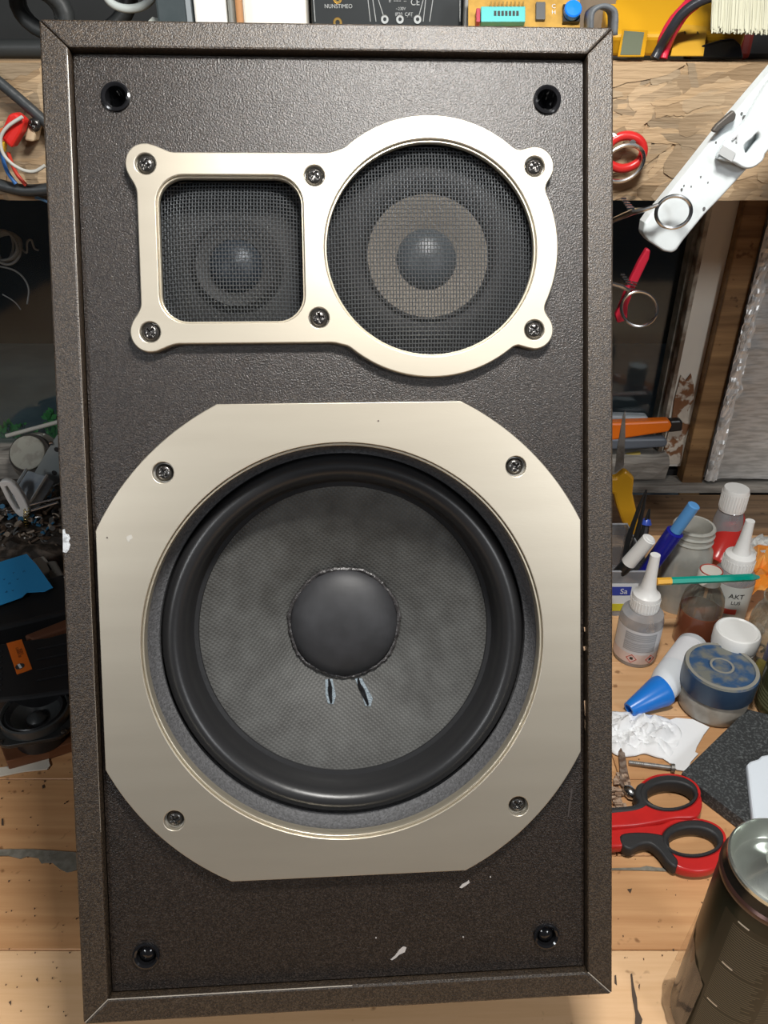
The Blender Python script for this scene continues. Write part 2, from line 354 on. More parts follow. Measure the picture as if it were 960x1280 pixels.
shelf = thing('wooden_shelf', 'raw strand board shelf with a deep front lip above the workbench', 'shelf', Tr(0, .665, .455))
tanosb = M('strand board', (.42, .29, .17), .7, noise=(25, (.33, .22, .12), .35, .65), bump=(60, .5))
B().box((0, .0105, .049), (1.9, .017, .097)).build('front_board', tanosb, shelf, .002)
B().box((0, .18, .092), (1.9, .322, .012)).build('shelf_board', tanosb, shelf)
for xx in (-.85, .62): B().box((xx, .18, .05), (.03, .30, .07)).build('bracket', oldwood, shelf)
bb = B(); tone = []
for i in range(1500):
    cx = random.uniform(-.75, .8); cz = random.uniform(.0, .097); Lh = random.uniform(.010, .038); wh = random.uniform(.002, .0085)
    an = random.gauss(14, 20) if random.random() < .85 else random.uniform(-90, 90)
    dep = .0002 + .0012 * i / 1500 + random.uniform(0, .0003); n = 11; up_, dn_ = [], []
    c, s = math.cos(R(an)), math.sin(R(an)); bow = random.uniform(-.15, .15)
    for k in range(n):                       # torn ends, long ragged sides
        t = -1 + 2 * k / (n - 1); e = .25 + .75 * min(1, (1 - abs(t)) * 4 + random.uniform(0, .5))
        for lst, sg in ((up_, 1), (dn_, -1)):
            px = t * Lh + random.uniform(-.0012, .0012); pz = sg * wh * e * random.uniform(.8, 1.15) + bow * Lh * t * t
            lst.append((cx + px * c - pz * s, min(max(cz + px * s + pz * c, .0003), .0968)))
    pts = dn_ + up_[::-1]; sl = random.uniform(-.06, .06); m_ = len(pts)
    vs = [(p[0], .0018 - dep - sl * (p[1] - cz), p[1]) for p in pts] + [(p[0], .004, p[1]) for p in pts]
    bb.add(vs, [(k, m_ - 1 - k, m_ - 2 - k, k + 1) for k in range(n - 1)] + [(q, q + m_, (q + 1) % m_ + m_, (q + 1) % m_) for q in range(m_)])
    g = random.uniform(.62, 1.12); h = random.uniform(-.015, .015)
    if random.random() < .04: g *= .45
    tone += [(.42 * g + h, .30 * g, .18 * g - h * .6)] * (2 * m_)
bb.tone = tone
bb.build('wood_strands', M('strand tones', (.4, .3, .2), .75, attr=True, bump=(160, .8), stretch=(.25, 1, 2.2), bumpdist=.0015), shelf, kind='stuff')

# ------------------------------------------------------------------ THE LOUDSPEAKER (lies back against the shelf lip)
fx = Vector((.9981648, .0595346, -.0110718)); fy = Vector((-.0175525, .4594384, .8880362)); fz = Vector((.0579557, -.8862122, .4596402))
T0 = Vector((-.0223782, .3524099, .3328265))
W2, H2, DEP = .15, .26953, .1995
base = T0 + fy * (-H2) + fz * (-DEP)
SPK = thing('loudspeaker', 'brown vinyl two tone loudspeaker box with three drivers standing tilted on the bench', 'loudspeaker', frame_T(base, fx, fy, fz))
O = Tr(0, H2, DEP)               # front-face coordinates: x across, y up, z out of the face
def face(u, v, off=0):           # pixel -> front-face x, y at a given height over the face
    d = ray(u, v); q = T0 + fz * off; t = (q - CAM).dot(fz) / d.dot(fz); P = CAM + d * t - T0
    return (P.dot(fx), P.dot(fy))
ix, iy = .1358, .2557; g = .00018
def strip(pts, nm='frame_strip'): return B(O).prism(pts, -.022, 0).build(nm, vinyl, SPK, .0011, 2)
strip([(-W2, H2 - g), (-W2, -H2 + g), (-ix, -iy + g), (-ix, iy - g)]); strip([(W2, H2 - g), (ix, iy - g), (ix, -iy + g), (W2, -H2 + g)])
strip([(-W2 + g, H2), (-ix + g, iy), (ix - g, iy), (W2 - g, H2)]); strip([(-W2 + g, -H2), (W2 - g, -H2), (ix - g, -iy), (-ix + g, -iy)])
zc = -(.0225 + DEP) / 2; dz = DEP - .0225
for s in (-1, 1): B(O).box((s * (W2 - .008), 0, zc), (.0155, 2 * H2, dz)).build('side_panel', vinyl, SPK, .0008)
for s in (-1, 1): B(O).box((0, s * (H2 - .008), zc), (2 * W2 - .032, .0155, dz)).build('top_panel' if s > 0 else 'bottom_panel', vinyl, SPK, .0008)
B(O).box((0, 0, -DEP + .006), (2 * W2 - .034, 2 * H2 - .034, .0115)).build('back_panel', M('brown board', (.06, .04, .025), .8), SPK)
BZ = -.0055                      # baffle surface
CW = (-.0002, -.0596)
holes = [circ(*CW, .1145, 128), circ(.0506, .1542, .0585, 96), rrect(-.0558, .1536, .082, .082, .016), ]
socks = [(-.1140, .2334), (.1152, .2340), (.1129, -.2358), (-.1154, -.2348)]
holes += [circ(x, y, .0066, 32) for x, y in socks]
plate('front_baffle', [[(-.1349, -.2548), (.1349, -.2548), (.1349, .2548), (-.1349, .2548)]] + holes, BZ - .013, BZ, baffle_m, SPK, T=O)
# narrow black gasket behind the gap, light on the left strip's chamfer put in as pale lines, worn mitres, chips and scratches
lit_wear = M('worn and lit edge', (.36, .32, .27), .5)
vs = [face(83 + (103 - 83) * 0, 62)]
B(O).tube([(-ix - .0006, iy - .004, -.0004), (-ix - .0005, .12, -.0005)], .00022, 6).build('lit_worn_edge', M('pale lit edge', (.62, .58, .5), .4), SPK)
B(O).tube([(-ix - .0005, .119, -.0006), (-ix - .0005, -.16, -.0006)], .00028, 6).build('lit_worn_edge', lit_wear, SPK)
B(O).tube([(-ix + .0003, -iy - .0004, -.0006), (.0, -iy - .0002, -.0006)], .0003, 6).build('lit_worn_edge', lit_wear, SPK)
for s in (-1, 1): B(O).tube([(s * ix, -iy, -.0003), (s * (W2 - .0012), -H2 + .0012, -.0003)], .00032, 6).build('lit_worn_edge', lit_wear, SPK)
def blot(pix, mat, z=BZ, nm='scratch', t=.00025): return plate(nm, [[face(u, v, z) for u, v in pix]], z, z + t, mat, SPK, T=O)
scr = M('pale scratch', (.42, .39, .37), .7)
blot([(574, 1109), (578, 1105), (584, 1102), (586, 1100), (587, 1103), (582, 1107), (577, 1110)], scr)
blot([(488, 1199), (494, 1194), (499, 1187), (504, 1183), (508, 1184), (506, 1190), (499, 1193), (495, 1197), (490, 1200)], scr)
for u, v in ((470, 1172), (579, 1171), (613, 1096), (127, 1050), (151, 1247)): blot([(u - 1, v), (u, v - 1.2), (u + 1, v), (u, v + 1.2)], scr)
blot([(273, 174), (280, 177), (283, 178), (280, 176.5)], scr); blot([(714, 985), (711, 1004), (709, 1022), (711, 1020), (714, 1000), (716, 986)], M('faint rub', (.045, .037, .033), .5))
chip = [(78.5, 662), (81, 661), (82, 667), (86, 668), (88, 673), (86, 677), (88, 681), (86, 688), (83, 691), (79, 690)]
o = B(O).prism([face(u, v, 0) for u, v in chip], -.004, .0003).build('chipped_spot', chipm, SPK)
bare2 = M('bare tan board', (.45, .30, .19), .8)
for pix in ([(730, 876), (733, 874), (734, 892), (731, 895)], [(731, 900), (734, 899), (733, 914), (731, 912)], [(731, 672), (733, 671), (733, 682), (731, 680)], [(730, 784), (733, 784), (733, 789), (730, 789)], [(729, 808), (733, 808), (733, 813), (730, 813)], [(735, 64), (739, 67), (737, 73), (735, 70)]):
    blot(pix, bare2)
# grille peg sockets
for i, (x, y) in enumerate(socks):
    B(O @ Tr(x, y, BZ)).lathe([(.0076, 0), (.0075, .0013), (.0066, .0016), (.0055, .0008), (.0052, -.003), (.0050, -.010), (0, -.0105)], 36, cap=False).build('peg_socket', blackgl, SPK)
    if i > 1: B(O @ Tr(x, y, BZ)).lathe([(.0045, -.006), (.0045, -.002), (.003, -.0005), (0, 0)], 20, cap=False).build('peg_stub', blackgl, SPK)

# screws: pan head with a cross recess
def screw_mesh():
    nr, na = 16, 64; vs = [(0, 0, .0004)]; fs = []; r0 = .0047
    for j in range(1, nr + 1):
        r = r0 * j / nr
        for i in range(na):
            a = 2 * math.pi * i / na; x = r * math.cos(a); y = r * math.sin(a)
            z = .0022 * (1 - (r / r0) ** 3.2)
            c1 = min(abs(x), abs(y)); c2 = max(abs(x), abs(y))
            if (c1 < .00062 and c2 < .0026) or r < .0011: z = min(z, .0003 + .0005 * c2 / .0026)
            vs.append((x, y, z))
    for i in range(na): fs.append((0, 1 + i, 1 + (i + 1) % na))
    for j in range(nr - 1):
        for i in range(na): a = 1 + j * na + i; b = 1 + j * na + (i + 1) % na; fs.append((a, a + na, b + na, b))
    me = bpy.data.meshes.new('screw'); me.from_pydata(vs, [], fs); me.materials.append(screwm)
    me.polygons.foreach_set('use_smooth', [True] * len(fs)); me.update(); return me
SCREW = screw_mesh()
def put_screw(x, y, z, a, par):
    o = link('screw', SCREW, par); o.matrix_local = O @ Tr(x, y, z) @ Rot(random.uniform(-5, 5), random.uniform(-5, 5), a); return o

# woofer plate: a circle cut by a square
RC, HS = .1474, .1320
lp = []
for q in range(4):
    a0 = math.asin((RC ** 2 - HS ** 2) ** .5 / RC); a1 = math.pi / 2 - a0
    for i in range(25):
        a = a0 + (a1 - a0) * i / 24 + q * math.pi / 2; lp.append((CW[0] + RC * math.cos(a), CW[1] + RC * math.sin(a)))
bigscr = [(-.0955, .0364), (.0957, .0363), (.0958, -.1555), (-.0962, -.1552)]
PZ = -.0002
wp = plate('woofer_plate', [lp, circ(*CW, .1105, 160)] + [circ(x, y, .0056, 32) for x, y in bigscr], BZ, PZ, champ, SPK, .0004, T=O)
plate('inner_lip', [circ(*CW, .1103, 160), circ(*CW, .1091, 160)], BZ - .004, PZ - .0016, champ_edge, wp, .0002, T=O)
for x, y in bigscr:
    B(O).lathe([(.0056, -.0038), (0, -.0038)], 24, Tr(x, y, 0), cap=False).build('screw_seat', dullsteel, wp)
    put_screw(x, y, -.0034, random.uniform(0, 90), SPK)
dots = M('dark speck', (.10, .08, .07), .7)
for u, v in ((473, 526), (134, 672)): blot([(u - 1.3, v), (u, v - 1.3), (u + 1.3, v), (u, v + 1.3)], dots, PZ, 'speck')
blot([(158, 671), (164, 668), (166, 673), (162, 675), (163, 678), (159, 676)], M('grey scuff', (.42, .40, .36), .7), PZ, 'scuff', .00012)

# woofer
WO = O @ Tr(CW[0], CW[1], 0)
wf = B(WO).lathe([(.1165, -.012), (.1105, -.0125), (.1075, -.019), (.1052, -.0205), (.1050, -.028), (.09, -.034)], 128, cap=False).build('woofer_basket', gasket, SPK)
prof = [(.1052, -.024)]
for i in range(15):
    a = math.pi * i / 14; prof.append((.0975 + .0070 * math.cos(a), -.0255 + .0098 * math.sin(a)))
prof += [(.0900, -.031), (.0893, -.0345), (.0885, -.0362), (.0862, -.0368), (.0855, -.0385)]
B(WO).lathe(prof, 160, cap=False).build('surround', rubber, wf)
cp = []
for i in range(15):
    t = i / 14; r = .0868 + (.0335 - .0868) * t; cp.append((r, -.0375 - .0215 * (t ** 1.15)))
B(WO).lathe(cp + [(.031, -.062)], 160, cap=False).build('cone', conem, wf)
cp = [(.0335 * math.sin(R(90) * (1 - i / 10)), -.0585 + .0125 * math.cos(R(90) * (1 - i / 10)) ** 1.0) for i in range(11)]
B(WO).lathe(cp, 80, cap=False).build('dust_cap', domem, wf)
pts = []
for i in range(120):
    a = 2 * math.pi * i / 120; r = .0340 + .0005 * math.sin(7 * a) + random.uniform(-.0003, .0003)
    pts.append((r * math.cos(a), r * math.sin(a), -.0575 + random.uniform(-.0003, .0003)))
B(WO).tube(pts, [.0012 + random.uniform(-.0003, .0004) for _ in pts], 7, close=True).build('glue_ring', gluem, wf)
leadm = M('glue smear', (.20, .24, .27), .25, bump=(700, 1.0), bumpdist=.002)
for (u0, v0, u1, v1) in ((411, 850, 414, 878), (448, 849, 460, 880)):
    a = face(u0, v0, -.055); b = face(u1, v1, -.053)
    c = ((a[0] + b[0]) / 2, (a[1] + b[1]) / 2)
    def cz(p): 
        r = math.hypot(p[0] - CW[0], p[1] - CW[1]); t = max(0, min(1, (.0868 - r) / (.0868 - .0335))); return -.0375 - .0215 * t ** 1.15
    P = smooth_path([(a[0], a[1], cz(a)), (a[0] + .0006, a[1] - .004, cz(a) + .0016), (c[0], c[1], cz(c) + .0012), (b[0], b[1], cz(b) + .0003)], 5)
    B(O).tube(P, [.0006 + .0009 * math.sin(math.pi * i / (len(P) - 1)) for i in range(len(P))], 8).build('lead_wire', blackgl, wf)
    q = [(a[0] - .0022, a[1]), (a[0] + .0022, a[1]), (b[0] + .0030, b[1] + .004), (b[0] + .0015, b[1] - .0005), (b[0] - .002, b[1]), (b[0] - .0034, b[1] + .005)]
    vs = [(p[0], p[1], cz(p) + .0004) for p in q] + [(c[0], c[1], cz(c) + .0009)]
    B(O).add(vs, [(i, (i + 1) % 6, 6) for i in range(6)], True).build('glue_patch', leadm, wf)

# upper plate: rounded bar, ring and four ears melted together, traced with rays from its middle
ears = [(-.0989, .1975), (.1070, .1970), (-.0996, .1107), (.1064, .1103)]
def sd(x, y):
    d = []
    bx, by, hx, hy, r = -.050, .1540, .0539, .0496, .003
    qx = abs(x - bx) - hx + r; qy = abs(y - by) - hy + r
    d.append(math.hypot(max(qx, 0), max(qy, 0)) + min(max(qx, qy), 0) - r)
    d.append(math.hypot(x - .0506, y - .1545) - .0690)
    for ex, ey in ears: d.append(math.hypot(x - ex, y - ey) - .0104)
    v = d[0]
    for e in d[1:]:
        k = .006; h = max(k - abs(v - e), 0) / k; v = min(v, e) - h * h * k * .25
    return v
up = []
for i in range(720):
    a = 2 * math.pi * i / 720; c, s = math.cos(a), math.sin(a); r = .03
    while sd(r * c, .154 + r * s) < 0: r += .0015
    lo, hi = r - .0015, r
    for _ in range(14):
        mid = (lo + hi) / 2
        if sd(mid * c, .154 + mid * s) < 0: lo = mid
        else: hi = mid
    up.append((lo * c, .154 + lo * s))
sscr = ears + [(-.0111, .1918), (-.0103, .1176)]
TQ = (-.0558, .1536)
upl = plate('upper_plate', [up, circ(.0506, .1540, .0572, 128), rrect(*TQ, .0766, .0766, .0145)] + [circ(x, y, .0053, 32) for x, y in sscr], BZ, PZ, champ, SPK, .0006, T=O)
plate('inner_lip', [circ(.0506, .1540, .0571, 128), circ(.0506, .1540, .0561, 128)], BZ, PZ - .0016, champ_edge, upl, .0002, T=O)
plate('inner_lip', [rrect(*TQ, .0765, .0765, .0145), rrect(*TQ, .0747, .0747, .0137)], BZ, PZ - .0016, champ_edge, upl, .0002, T=O)
for x, y in sscr:
    B(O).lathe([(.0053, -.0034), (0, -.0034)], 24, Tr(x, y, 0), cap=False).build('screw_seat', dullsteel, upl)
    put_screw(x, y, -.0020, random.uniform(0, 90), SPK)

# woven wire mesh, domed
def weave(cx, cy, half, inside, zf, px, py, name, par, wr=.00029):
    bb = B(O)
    def wire(fixed, horiz, sign, step):
        run = []
        L = half; t = -L; pts = []; k = 0
        n = int(2 * L / step)
        for q in range(n * 2 + 1):
            t = -L + q * step / 2
            x, y = (t, fixed) if horiz else (fixed, t)
            if inside(x, y):
                z = zf(x, y) + sign * wr * (1.05 if q % 2 == 0 else 0) * (1 if (q // 2) % 2 == 0 else -1)
                pts.append((cx + x, cy + y, z))
            else:
                if len(pts) > 2: run.append(pts)
                pts = []
        if len(pts) > 2: run.append(pts)
        for p in run: bb.tube(p, wr, 4)
    i = 0; nx = int(half / px); ny = int(half / py)
    for i in range(-ny, ny + 1): wire(i * py, True, 1 if i % 2 else -1, px)
    for i in range(-nx, nx + 1): wire(i * px, False, -1 if i % 2 else 1, py)
    return bb.build(name, wirem, par, kind='stuff')
def zdome(x, y):
    r = math.hypot(x, y) / .058; return -.0100 + .0075 * (1 - r ** 4)
weave(.0506, .1540, .0578, lambda x, y: math.hypot(x, y) < .0572, zdome, .00172, .00215, 'wire_mesh', SPK)
def zsq(x, y):
    r = (abs(x / .0385) ** 3.2 + abs(y / .0385) ** 3.2) ** (1 / 3.2); return -.0110 + .0080 * (1 - min(r, 1) ** 3)
weave(TQ[0], TQ[1], .0385, lambda x, y: abs(x) < .0382 and abs(y) < .0382 and (abs(x) < .026 or abs(y) < .026 or math.hypot(abs(x) - .026, abs(y) - .026) < .0122), zsq, .00172, .0020, 'wire_mesh', SPK)
MO = O @ Tr(.0506, .1542, -.006)
mf = B(MO).lathe([(.060, -.010), (.050, -.010), (.046, -.008), (.040, -.008), (.0360, -.010)], 80, cap=False).build('midrange_driver', M('dark driver rim', (.006, .006, .007), .7), SPK)
B(MO).lathe([(.0372, -.010), (.0355, -.0085), (.0335, -.0105)], 64, cap=False).build('surround', blackm, mf)
B(MO).lathe([(.0338, -.0103), (.027, -.0125), (.0165, -.0175)], 64, cap=False).build('cone', conemid, mf)
B(MO).lathe([(.0170, -.0172), (.0165, -.0160), (.013, -.0125), (.008, -.0105), (0, -.0098)], 48, cap=False).build('dust_cap', M('blue grey cap', (.05, .06, .068), .4), mf)
TO = O @ Tr(TQ[0], TQ[1] - .004, -.006)
tf = B(TO).box((0, .004, -.016), (.084, .084, .003)).build('tweeter_driver', blackm, SPK)
B(TO).lathe([(.026, -.0145), (.022, -.011), (.0175, -.0125), (.0150, -.0125)], 56, cap=False).build('horn_ring', blackm, tf)
B(TO).lathe([(.0145, -.0125), (.0125, -.009), (.008, -.0065), (0, -.0055)], 48, cap=False).build('dome', M('blue sheen dome', (.02, .028, .038), .42, .2), tf)

# ================================================================== THINGS ON THE RIGHT OF THE LOUDSPEAKER
def rpx(px, p):                   # half-width in pixels at a point -> metres
    return px * (p - CAM).dot(Vector((0, math.cos(PITCH), -math.sin(PITCH)))) / F
def P3(u, v, z): return on_z(u, v, z)

# --- glue bottle with nozzle cap, next to the loudspeaker
labelgrey = M('label grey', (.60, .60, .62), .6, noise=(40, (.66, .66, .67), .4, .6))
labelpink = M('label pink', (.66, .54, .50), .6)
printg = M('grey print', (.34, .35, .37), .6)
printd = M('dark print', (.03, .03, .03), .6)
printr = M('red print', (.55, .06, .04), .6)
whiteprint = M('white print', (.6, .6, .6), .6)
def nozzle_bottle(name, label, at, H_, r, zs, bodymat, q=.64):
    group = None; k_ = q / .78
    t = thing(name, label, 'bottle', Tr(*at) @ Rot(0, 0, 0), group)
    zb, zc, zt = zs               # shoulder, cap top, tip
    B().lathe([(r * .94, 0), (r, .003), (r, zb - .012), (r * .93, zb - .005), (r * q * .96, zb)], 48).build('bottle_body', bodymat, t)
    cap = B()
    for i in range(1): cap.lathe([(r * q, zb + .0005), (r * q, zc - .004), (r * q * .95, zc), (r * .44, zc + .003), (r * .34, zc + .009), (r * .27, zc + .022), (r * .22, zt - .003), (r * .22, zt), (r * .12, zt)], 36)
    c = cap.build('nozzle_cap', white, t)
    ribs = B()
    for i in range(30): a = 2 * math.pi * i / 30; ribs.box((r * (q + .006), 0, (zb + zc) / 2 - .001), (.0006, .0012, zc - zb - .007), Rot(0, 0, 360 * i / 30))
    ribs.build('cap_ribs', white, c)
    return t
def wrap_patch(name, par, r, z0, z1, a0, a1, mat, n=24):     # label wrapped on a bottle
    vs = []; fs = []
    for i in range(n + 1):
        a = R(a0 + (a1 - a0) * i / n)
        for z in (z0, z1): vs.append((r * math.cos(a), r * math.sin(a), z))
    for i in range(n): fs.append((2 * i, 2 * i + 2, 2 * i + 3, 2 * i + 1))
    o = B().add(vs, fs, True).build(name, mat, par); return o
p = on_z(792, 818); glue = nozzle_bottle('glue_bottle', 'small clear glue bottle with tall white nozzle and grey printed label beside the loudspeaker', p, 0, .0225, (.064, .082, .130), cloudy)
lab = wrap_patch('bottle_label', glue, .0227, .006, .048, 175, 365, labelgrey)
wrap_patch('print_panel', lab, .0229, .022, .034, 215, 300, printg); wrap_patch('print_panel', lab, .0229, .035, .045, 215, 300, printg)
wrap_patch('print_panel', lab, .0229, .006, .0185, 175, 365, labelpink)
def wrap_text(s, size, r, ang, z, mat, par, name='lettering'):
    o = text(s, size, mat, par, Matrix(), name)
    for v in o.data.vertices:
        x, y, h = v.co; a = R(ang) + x / r; v.co = ((r + h) * math.cos(a), (r + h) * math.sin(a), z + y)
    return o
for k in range(9): wrap_patch('print_line', lab, .02305, .0235 + k * .0024, .0239 + k * .0024, 218, 296, labelgrey, 10)
def wrap_ring(par, r, ang, z, s, mat, sides=4):
    q = []
    for i in range(sides):
        a = 2 * math.pi * i / sides; q.append(((r + .0002) * math.cos(R(ang) + s * math.cos(a) / r), (r + .0002) * math.sin(R(ang) + s * math.cos(a) / r), z + s * math.sin(a)))
    B().tube(q, .00035, 5, close=True).build('hazard_mark', mat, par)
    wrap_patch('hazard_mark', par, r + .0001, z - s * .3, z + s * .35, ang - 4, ang + 4, printd, 3)
wrap_ring(lab, .0229, 243, .0125, .0052, printr); wrap_ring(lab, .0229, 293, .0125, .0052, printr)

# --- plastic tub holding pens and tweezers
tub = thing('plastic_tub', 'translucent grey plastic tub holding pens and tweezers behind the small glue bottle', 'container', Tr(.215, .750, 0))
hw, hd, hh = .0830, .0500, .062
bb = B()
for i, (c, d) in enumerate((((0, -hd, hh / 2), (2 * hw, .0015, hh)), ((0, hd, hh / 2), (2 * hw, .0015, hh)), ((-hw, 0, hh / 2), (.0015, 2 * hd - .0016, hh)), ((hw, 0, hh / 2), (.0015, 2 * hd - .0016, hh)), ((0, 0, .001), (2 * hw - .002, 2 * hd - .002, .0018)))):
    B().box(c, d).build('tub_wall' if i < 4 else 'tub_floor', tubp, tub)
B().tube([(-hw, -hd, hh), (hw, -hd, hh), (hw, hd, hh), (-hw, hd, hh)], .0013, 8, close=True).build('rim', M('grey rim', (.32, .33, .35), .35), tub)
lb = B().box((.032, -hd - .0011, .027), (.078, .0005, .038)).build('tub_label', M('label white', (.62, .64, .66), .6), tub)
B().box((.050, -hd - .0015, .036), (.028, .0004, .012)).build('logo_panel', M('logo blue', (.03, .05, .30), .5), lb)
text('Sa', .010, whiteprint, lb, Tr(.056, -hd - .0018, .0355) @ Rot(90), 'lettering')
B().box((.050, -hd - .0015, .013), (.020, .0004, .010)).build('logo_panel', M('logo yellow', (.55, .50, .03), .5), lb)
def pen(name, label, cat, a, b, parts, par=None, group=None):    # parts: (t0, t1, r0, r1, mat, part name)
    a = Vector(a); b = Vector(b); L_ = (b - a).length
    t = thing(name, label, cat, axis_T(a, b), group)
    for (t0, t1, r0, r1, m, nm) in parts:
        B().lathe([(r0 * .9, t0 * L_), (r0, t0 * L_ + .0006), (r1, t1 * L_ - .0008), (r1 * .8, t1 * L_)], 20).build(nm, m, t)
    return t
TZ = .004
tp = on_y(868, 631, .690); bt = on_z(784, 748, .012)
pen('blue_brush_pen', 'dark blue capped pen with light blue top leaning in the tub', 'pen', bt, tp, [(0, .74, .0085, .0095, M('navy plastic', (.012, .014, .24), .25), 'pen_body'), (.74, 1, .0064, .0064, M('sky plastic', (.10, .30, .62), .25), 'pen_cap')])
tp = on_y(813, 672, .695); bt = on_z(747, 748, .012)
pen('marker_pen', 'black marker with a white cap leaning in the tub', 'marker', bt, tp, [(0, .60, .0075, .0075, M('marker black', (.015, .015, .015), .3), 'pen_body'), (.601, .985, .0082, .0076, white, 'pen_cap'), (.985, 1, .0062, .0056, white, 'cap_end')])
tp = on_y(809, 648, .775); pen('ballpoint_pen', 'ballpoint pen with a blue round end standing at the back of the tub', 'pen', on_z(797, 722, .010), tp, [(0, .9, .004, .004, M('smoky plastic', (.08, .08, .09), .25), 'pen_body'), (.9, 1, .0062, .0040, M('pen blue', (.05, .10, .50), .25), 'pen_cap')])
def tweezers(label, tips, root, w):
    t = thing('tweezers', label, 'tweezers', Matrix(), 'black tweezers in the tub'); d = Vector(tips) - Vector(root); side = Vector((1, 0, 0))
    for s in (-1, 1):
        B().tube([Vector(root), Vector(root) + d * .45 + side * s * w, Vector(root) + d * .8 + side * s * w * .6, Vector(tips) + side * s * .0006], [.0026, .0036, .0022, .0006], 6, flatten=.6).build('prong', flat('tweezer black', (.02, .02, .02), .35), t)
tweezers('longer black pointed tweezers standing in the tub', on_y(808, 612, .77), on_z(776, 722, .006), .0045)
tweezers('shorter black pointed tweezers in the tub beside the longer pair', on_y(812, 636, .775), on_z(792, 726, .006), .0035)
# yellow handle and standing steel blade
yel = M('yellow plastic', (.70, .36, .02), .35)
t = thing('yellow_handled_tool', 'tool with bent yellow plastic handle and steel blade standing behind the tub', 'tool', Matrix())
def ypoly(pix, y): return [(lambda q: (q.x, q.z))(on_y(u, v, y)) for u, v in pix]
XZ = lambda y: Tr(0, y, 0) @ Rot(90)     # prism lying in x/z, pushed to depth y
B(XZ(.845)).prism(ypoly([(750, 592), (768, 592), (779, 583), (790, 592), (788, 612), (792, 630), (797, 656), (786, 668), (776, 650), (768, 628), (764, 612), (750, 610)], .845), 0, .012).build('handle', yel, t, .003)
B(XZ(.8405)).prism(ypoly([(768, 590), (771, 560), (778, 520), (781, 512), (781, 545), (779, 582)], .842), -.0008, .0008).build('blade', dullsteel, t)
pp = on_y(791, 662, .845); B().lathe([(.005, .0085), (.004, pp.z - .004)], 12, Tr(pp.x - .004, .842, 0)).build('shaft', dullsteel, t)

# --- utility knives on the sill
def knife(name, label, pts, y, z, mat, endmat=None):
    t = thing(name, label, 'knife', Matrix())
    q = ypoly(pts, y); x0 = min(a for a, b in q); x1 = max(a for a, b in q)
    B(XZ(y)).prism(q, 0, .016).build('knife_body', mat, t, .003)
    return t
kn = knife('utility_knife', 'orange snap off knife with black end lying on the window sill', [(700, 522), (768, 523), (833, 520), (836, 526), (832, 534), (760, 545), (700, 552)], .985, 0, M('orange plastic', (.80, .17, .01), .35))
B(XZ(.985)).prism(ypoly([(833, 521), (848, 520), (850, 524), (849, 534), (832, 536)], .985), .001, .014).build('end_cap', blackp, kn, .003)
knife('utility_knife', 'grey knife handle lying on the sill below the orange one', [(700, 541), (780, 543), (828, 542), (831, 547), (828, 553), (780, 556), (700, 556)], .985, 0, M('slate plastic', (.12, .14, .17), .4))
knife('metal_ruler', 'pale grey flat bar behind the orange knife on the sill', [(700, 512), (806, 515), (808, 522), (700, 526)], 1.004, 0, M('pale grey bar', (.42, .47, .50), .4))['category'] = 'ruler'
a = on_y(776, 570, .985); t = tag(B().tube([on_y(740, 571, .985), on_y(775, 570, .985), on_y(800, 566, .985)], [.005, .0055, .004], 10, flatten=.5).build('yellow_stub', flat('dull yellow', (.45, .33, .08), .5)), 'short dull yellow wooden stub on the window sill under the knives', 'offcut')

# --- glass and plastic bottles
p = on_z(845, 752); r = rpx(29, p)
t = thing('open_glass_jar', 'milky open jar with threaded neck standing behind the green pencil', 'jar', Tr(*p))
B().lathe([(r * .95, 0), (r, .003), (r, .066), (r * .93, .078), (r * .80, .084), (r * .80, .088), (r * .86, .090), (r * .80, .092), (r * .80, .096), (r * .86, .098), (r * .80, .100), (r * .80, .104), (r * .84, .1055), (r * .80, .107), (r * .70, .107), (r * .70, .09), (r * .80, .075), (r * .88, .06), (r * .88, .006)], 48, cap=False).build('jar_body', milky, t)
B().lathe([(r * .86, .007), (r * .86, .052)], 40).build('dark_core', M('dark core', (.045, .042, .03), .4), t)  # plain dark cylinder inside the lower jar
p = on_z(866, 800); r = rpx(25, p)
t = thing('amber_bottle', 'small bottle of reddish brown liquid under the green pencil', 'bottle', Tr(*p))
B().lathe([(r * .985, .0442), (r, .050), (r * .92, .062), (r * .62, .074), (r * .5, .078), (r * .5, .082)], 40, cap=False).build('bottle_body', jarglass, t)
B().lathe([(r * .95, 0), (r, .003), (r, .0435), (r * .98, .044)], 40).build('liquid', M('red brown liquid', (.21, .065, .032), .16, coat=.4), t)
B().lathe([(r * .56, .080), (r * .56, .092), (r * .5, .094)], 30).build('screw_cap', M('off white cap', (.66, .63, .56), .4), t)
B().tube([(r * .5 * math.cos(a), r * .5 * math.sin(a), .0945) for a in [i * math.pi / 10 for i in range(20)]], .0007, 5, close=True).build('red_ring', M('thin red', (.4, .06, .04), .5), t)
p = on_z(903, 772); r = rpx(24, p)
t = nozzle_bottle('glue_bottle', 'clear glue bottle with white nozzle and red printed band right of the open jar', p, 0, r, (.070, .088, .131), cloudy, .74)
lab = wrap_patch('bottle_label', t, r + .0002, .006, .058, 190, 350, M('label pale', (.56, .57, .54), .6))
wrap_text('AKT', .0085, r + .0004, 262, .046, printd, lab); wrap_text('LUS', .0062, r + .0004, 264, .0375, printd, lab)
wrap_patch('red_band', lab, r + .0004, .022, .029, 222, 272, printr)
p = on_z(897, 700); r = rpx(17, p)
t = thing('capped_bottle', 'clear bottle with round white screw cap at the back of the bench', 'bottle', Tr(p.x, p.y, 0))
B().lathe([(r * .95, 0), (r, .003), (r, .06), (r * .85, .072), (r * .7, .076)], 36).build('bottle_body', cloudy, t)
zc = z_at(610, p.y); c = B().lathe([(r * .86, .076), (r * .88, zc - .003), (r * .82, zc)], 40).build('screw_cap', white, t)
